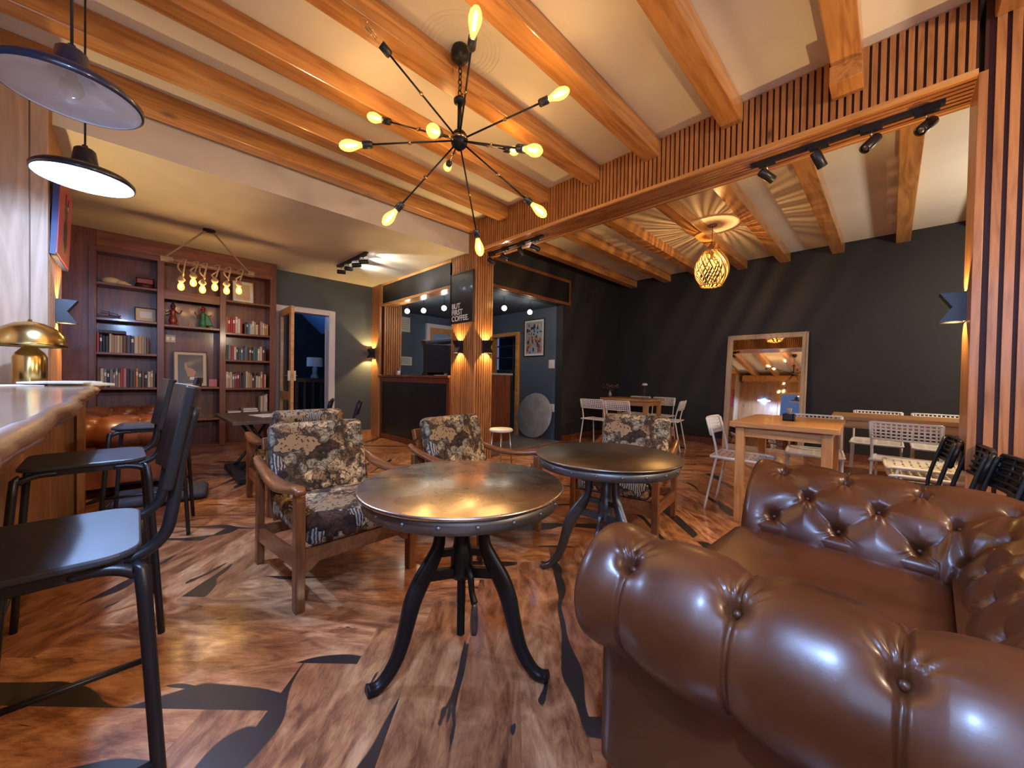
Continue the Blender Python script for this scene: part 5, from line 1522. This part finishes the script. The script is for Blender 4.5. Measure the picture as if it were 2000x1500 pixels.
t = thing('coffee_sign', 'black framed poster reading BUT FIRST COFFEE on the slatted pillar', 'sign', (3.025, 3.985, 1.785))
MB().box(-.012, .006, -.235, .235, 0, .64).build('board', 'picture_black', t)
MB().box(-.018, .006, -.245, -.233, -.01, .65).box(-.018, .006, .233, .245, -.01, .65).box(-.018, .006, -.235, .235, -.01, .004).box(-.018, .006, -.235, .235, .636, .65).build('frame', 'black_plastic', t)
def text_mesh(name, body, size, mat, parent, loc, rot, offset=.0, space=.85, width=None):
    cu = bpy.data.curves.new(name, 'FONT')
    cu.body = body; cu.size = size; cu.space_line = space; cu.offset = offset; cu.extrude = .0008
    tmp = bpy.data.objects.new('tmp', cu); COL.objects.link(tmp)
    dg = bpy.context.evaluated_depsgraph_get()
    me = bpy.data.meshes.new_from_object(tmp.evaluated_get(dg))
    bpy.data.objects.remove(tmp)
    me.materials.clear(); me.materials.append(MATS[mat])
    me.name = name
    if width:
        xs = [v.co.x for v in me.vertices]; k = width / (max(xs) - min(xs))
        for v in me.vertices: v.co.x *= k
    o = bpy.data.objects.new(name, me); COL.objects.link(o)
    o.parent = parent; o.location = loc; o.rotation_euler = rot
    return o
text_mesh('lettering', 'BUT\nFIRST\nCOFFEE.', .098, 'white_plastic', t, (-.0145, .205, .19), (PI / 2, 0, -PI / 2), offset=.0022, space=.84, width=.36)

t = frame('poster', 'framed blue and red cityscape poster on the blue kitchen wall', 'poster', (5.178, 4.632, 1.475), (0, 0, math.radians(-90)), .50, .68, .016, 'black_plastic', .035, 'paper', 'marble_grey')
rnd = random.Random(12)
mbs = {'navy': MB(), 'hall_blue': MB(), 'red_print': MB(), 'cream': MB(), 'book_orange': MB(), 'picture_black': MB()}
for i in range(70):
    u = rnd.uniform(-.19, .15); v = rnd.uniform(.06, .56); ww = rnd.uniform(.015, .05); hh = rnd.uniform(.02, .09)
    key = rnd.choice(['navy', 'navy', 'hall_blue', 'cream', 'cream', 'picture_black'] if v > .3 else ['red_print', 'book_orange', 'navy', 'hall_blue', 'cream', 'red_print'])
    mbs[key].box(u, min(u + ww, .195), -.0150 - .0001 * i / 10, -.0125, v, min(v + hh, .62))
for k, mb in mbs.items(): mb.build('print', k, t)
def plate(name, label, cat, x, y, z, w_=.08, h=.08):
    t = thing(name, label, cat, (x, y, z))
    MB().box(-.012, 0, -w_ / 2, w_ / 2, -h / 2, h / 2).build('plate', 'white_plastic', t, bev=.003)
    MB().box(-.016, -.012, -w_ * .3, w_ * .3, -h * .25, h * .25).build('rocker', 'paper', t)
plate('light_switch', 'white light switch on the blue wall below the poster', 'switch', 5.18, 4.21, 1.33, .13, .15)
plate('wall_socket', 'white socket on the blue wall behind the marble slab', 'socket', 5.18, 4.20, .56, .13, .14)
def notice(label, x0, x1, z0, z1):
    t = thing('paper_notice', label, 'notice', ((x0 + x1) / 2, 6.80, z0))
    w_ = (x1 - x0) / 2
    MB().box(-w_, w_, -.004, 0, 0, z1 - z0).build('sheet', 'paper', t)
    for k in range(5): MB().box(-w_ * .7, w_ * (.7 - .1 * (k % 3)), -.0046, -.0038, (z1 - z0) * (.2 + .14 * k), (z1 - z0) * (.2 + .14 * k) + .006).build('text_line', 'dark_top', t)
notice('upper white paper notice on the kitchen back wall', 3.62, 3.88, 1.95, 2.24)
notice('lower white paper notice on the kitchen back wall', 3.66, 3.93, 1.29, 1.46)

# espresso machine, grinder and jars on the counter
t = thing('espresso_machine', 'big black espresso machine seen from behind on the counter', 'coffee machine', (3.38, 4.86, 1.09))
MB().prism([(-.34, .04), (.34, .04), (.34, .50), (-.34, .44)], -.18, .20, 'x').build('body', 'black_plastic', t, bev=.008)
for sy in (-1, 1): MB().box(-.14, .16, sy * .28 - .02, sy * .28 + .02, 0, .04).build('foot', 'black_metal', t)
MB().box(-.1, .18, -.30, .28, .505, .515).box(-.1, -.09, -.30, .28, .5, .55).build('cup_rail', 'steel', t)
for k in range(5):
    o = MB().lathe([(.02, 0), (.032, .05), (.034, .055), (.029, .05), (.018, .006), (0, .006)], 16).build('cup', 'white_plastic', loc=(3.40, 4.64 + k * .10, 1.606)); tag(o, 'white cup on top of the espresso machine, %s from the right' % ORD[k], 'cup', 'cups on the espresso machine')
t = thing('coffee_grinder', 'black coffee grinder with flared hopper beside the espresso machine', 'grinder', (3.42, 5.42, 1.09))
MB().lathe([(0, 0), (.09, 0), (.09, .03), (.06, .06), (.065, .30), (.05, .34), (0, .34)], 20).build('body', 'black_plastic', t)
MB().lathe([(.03, .34), (.05, .40), (.12, .56), (.12, .575), (.0, .58)], 24).build('hopper', 'dark_top', t)
o = MB().lathe([(0, 0), (.035, 0), (.035, .09), (.015, .12), (.015, .15), (0, .152)], 16).build('bottle', 'dull_steel', loc=(3.30, 6.12, 1.09)); tag(o, 'small dark bottle at the left end of the counter', 'bottle')
o = MB().lathe([(0, 0), (.03, 0), (.032, .07), (0, .075)], 16).build('jar', 'white_plastic', loc=(3.22, 6.0, 1.09)); tag(o, 'small white jar at the left end of the counter', 'jar')
t = thing('machine_badge', 'white menu card lying on the counter by the espresso machine', 'card', (3.12, 4.62, 1.09))
MB().box(-.04, .04, -.08, .08, 0, .006).build('card', 'paper', t)

for k, (x, y, nm) in enumerate(((3.19, 5.69, 'leftmost in the serving hatch'), (3.34, 5.43, 'second in the serving hatch'), (3.43, 4.98, 'third in the serving hatch'), (4.04, 4.25, 'left of two in the kitchen opening'), (4.55, 4.18, 'right of two in the kitchen opening'))):
    t = thing('pendant_bulb', 'bare white bulb hanging from the dark kitchen ceiling, ' + nm, 'lamp', (x, y, 2.15), 0, 'bare bulbs in the kitchen bay')
    MB().tube([(0, 0, .06), (0, 0, .178)], .004, 8).build('cord', 'black_metal', t)
    MB().lathe([(0, .03), (.015, .032), (.017, .07), (0, .075)], 14).build('socket', 'black_metal', t)
    b = MB().sphere((0, 0, 0), .040, 20).build('bulb', 'bulb_white', t)
    light('kitchen_bulb_light', 'POINT', (x, y, 2.15), 6, (1.0, .90, .74), .022)

# =================================================================== MIRROR
t = empty('floor_mirror', (6.81, 1.40, 0.0), rot=(0, math.radians(6.0), 0))
tag(t, 'tall wood framed mirror leaning against the black wall', 'mirror')
W2, H2, fw = .53, 1.84, .07
MB().box(-.0, .035, -W2, -W2 + fw, 0, H2).box(0, .035, W2 - fw, W2, 0, H2).box(0, .035, -W2 + fw, W2 - fw, 0, fw).box(0, .035, -W2 + fw, W2 - fw, H2 - fw, H2).build('frame', 'mirror_frame', t, bev=.004)
MB().box(-.008, .0, -W2 - .004, -W2 + .02, -.0, H2).box(-.008, 0, W2 - .02, W2 + .004, 0, H2).box(-.008, .0, -W2, W2, H2 - .02, H2).build('frame_edge', 'mirror_frame', t)
MB().box(.018, .022, -W2 + fw, W2 - fw, fw, H2 - fw).build('glass', 'mirror_glass', t)

# =================================================================== TABLE THINGS
t = thing('glass_bottle', 'clear glass bottle with white cap on the corner table', 'bottle', (5.92, 2.85, .765))
MB().lathe([(0, 0), (.045, 0), (.048, .02), (.04, .12), (.02, .18), (.018, .22), (.0, .22)], 20).build('body', 'clear_glass', t)
MB().lathe([(0, .22), (.04, .222), (.045, .24), (.03, .255), (0, .26)], 16).build('cap', 'white_plastic', t)
t = thing('dried_bouquet', 'dark dried flowers in a small vase at the left of the corner table', 'flowers', (5.9, 3.48, .765))
MB().lathe([(0, 0), (.03, 0), (.035, .05), (.015, .10), (.018, .12), (0, .12)], 16).build('vase', 'dull_steel', t)
rnd = random.Random(3)
mb = MB()
for i in range(26):
    a = rnd.uniform(0, 2 * PI); r_ = rnd.uniform(.04, .13); zz = rnd.uniform(.12, .23)
    tip = Vector((r_ * math.cos(a), r_ * math.sin(a), zz))
    mb.tube([(0, 0, .11), (tip.x * .5, tip.y * .5, .17), tip], .0025, 5)
    mb.sphere(tip, rnd.uniform(.014, .028), 8, sc=(1, 1, .6))
o = mb.build('dried_flowers', 'leaf_dry', t); o['kind'] = 'stuff'
t = thing('cutlery_holder', 'small dark holder with napkins and packets on the pine table', 'holder', (3.70, .57, .765))
MB().box(-.04, .04, -.035, .035, 0, .008).box(-.04, -.034, -.035, .035, 0, .055).box(.034, .04, -.035, .035, 0, .055).box(-.04, .04, -.035, -.03, 0, .055).box(-.04, .04, .03, .035, 0, .055).build('body', 'black_metal', t)
for k, (y, a, cc) in enumerate(((-.015, -.25, 'cream'), (.0, .1, 'paper'), (.015, .3, 'flesh'))):
    MB().box(-.02, .02, -.002, .002, .008, .10).build('packet', cc, t, loc=(0, y, 0), rot=(a, 0, .5))

# brass mushroom lamp on the bar, papers and books round it
t = thing('mushroom_lamp', 'brass mushroom table lamp with domed shade on the bar', 'lamp', (-.42, 3.42, .985))
MB().lathe([(0, 0), (.062, 0), (.064, .006), (.064, .150), (.054, .175), (.022, .215), (.013, .225), (0, .226)], 40).build('base', 'brass', t)
MB().lathe([(.137, .215), (.141, .210), (.139, .228), (.127, .275), (.098, .315), (.056, .342), (.010, .352), (.007, .364), (0, .366)], 48).build('lamp_shade', 'brass', t)
MB().lathe([(.137, .213), (.135, .226), (.123, .272), (.095, .310), (.054, .337), (0, .347)], 48).build('shade_lining', 'cream', t)
def sheet(label, cat, name, mat, x, y, z, w_, d_, h, rz):
    o = MB().box(-w_ / 2, w_ / 2, -d_ / 2, d_ / 2, 0, h).build(name, mat, loc=(x, y, z), rot=(0, 0, rz)); tag(o, label, cat); return o
sheet('pale yellow magazine under the brass lamp on the bar', 'magazine', 'magazine', 'cream', -.24, 3.16, .9865, .24, .30, .012, .3)
sheet('white magazine lying on the pale yellow one on the bar', 'magazine', 'magazine', 'paper', -.27, 3.08, .9985, .22, .28, .008, -.2)
sheet('dark blue notebook at the far end of the bar top', 'notebook', 'notebook', 'navy', -.275, 3.86, .9865, .16, .22, .012, .1)
sheet('white leaflet at the left edge of the photo on the bar', 'leaflet', 'leaflet', 'paper', -.50, 2.95, .9865, .3, .22, .004, .5)
o = MB().prism([(-.08, 0), (.08, 0), (.06, .045), (-.05, .075)], -.05, .05, 'y').build('card_reader', 'black_plastic', loc=(-.575, 3.22, .9865), bev=.006); tag(o, 'small black device on the bar left of the brass lamp', 'device')

# red cat picture on the pier
t = thing('cat_picture', 'red framed picture of a black cat high on the wooden pier', 'picture', (-.383, 4.05, 1.80), rot=(0, math.radians(2), 0))
MB().box(0, .025, -.31, .31, 0, .56).build('frame', 'navy', t)
MB().box(.025, .029, -.295, .295, .015, .545).build('print', 'red_print', t)
MB().sphere((.029, .02, .20), .10, 20, sc=(.03, 1, 1.2)).sphere((.029, .02, .36), .07, 18, sc=(.04, 1, .9)).prism([(-.045, .39), (-.015, .41), (-.045, .47)], .029, .032, 'x').prism([(.055, .41), (.085, .39), (.085, .47)], .029, .032, 'x').build('print', 'picture_black', t)
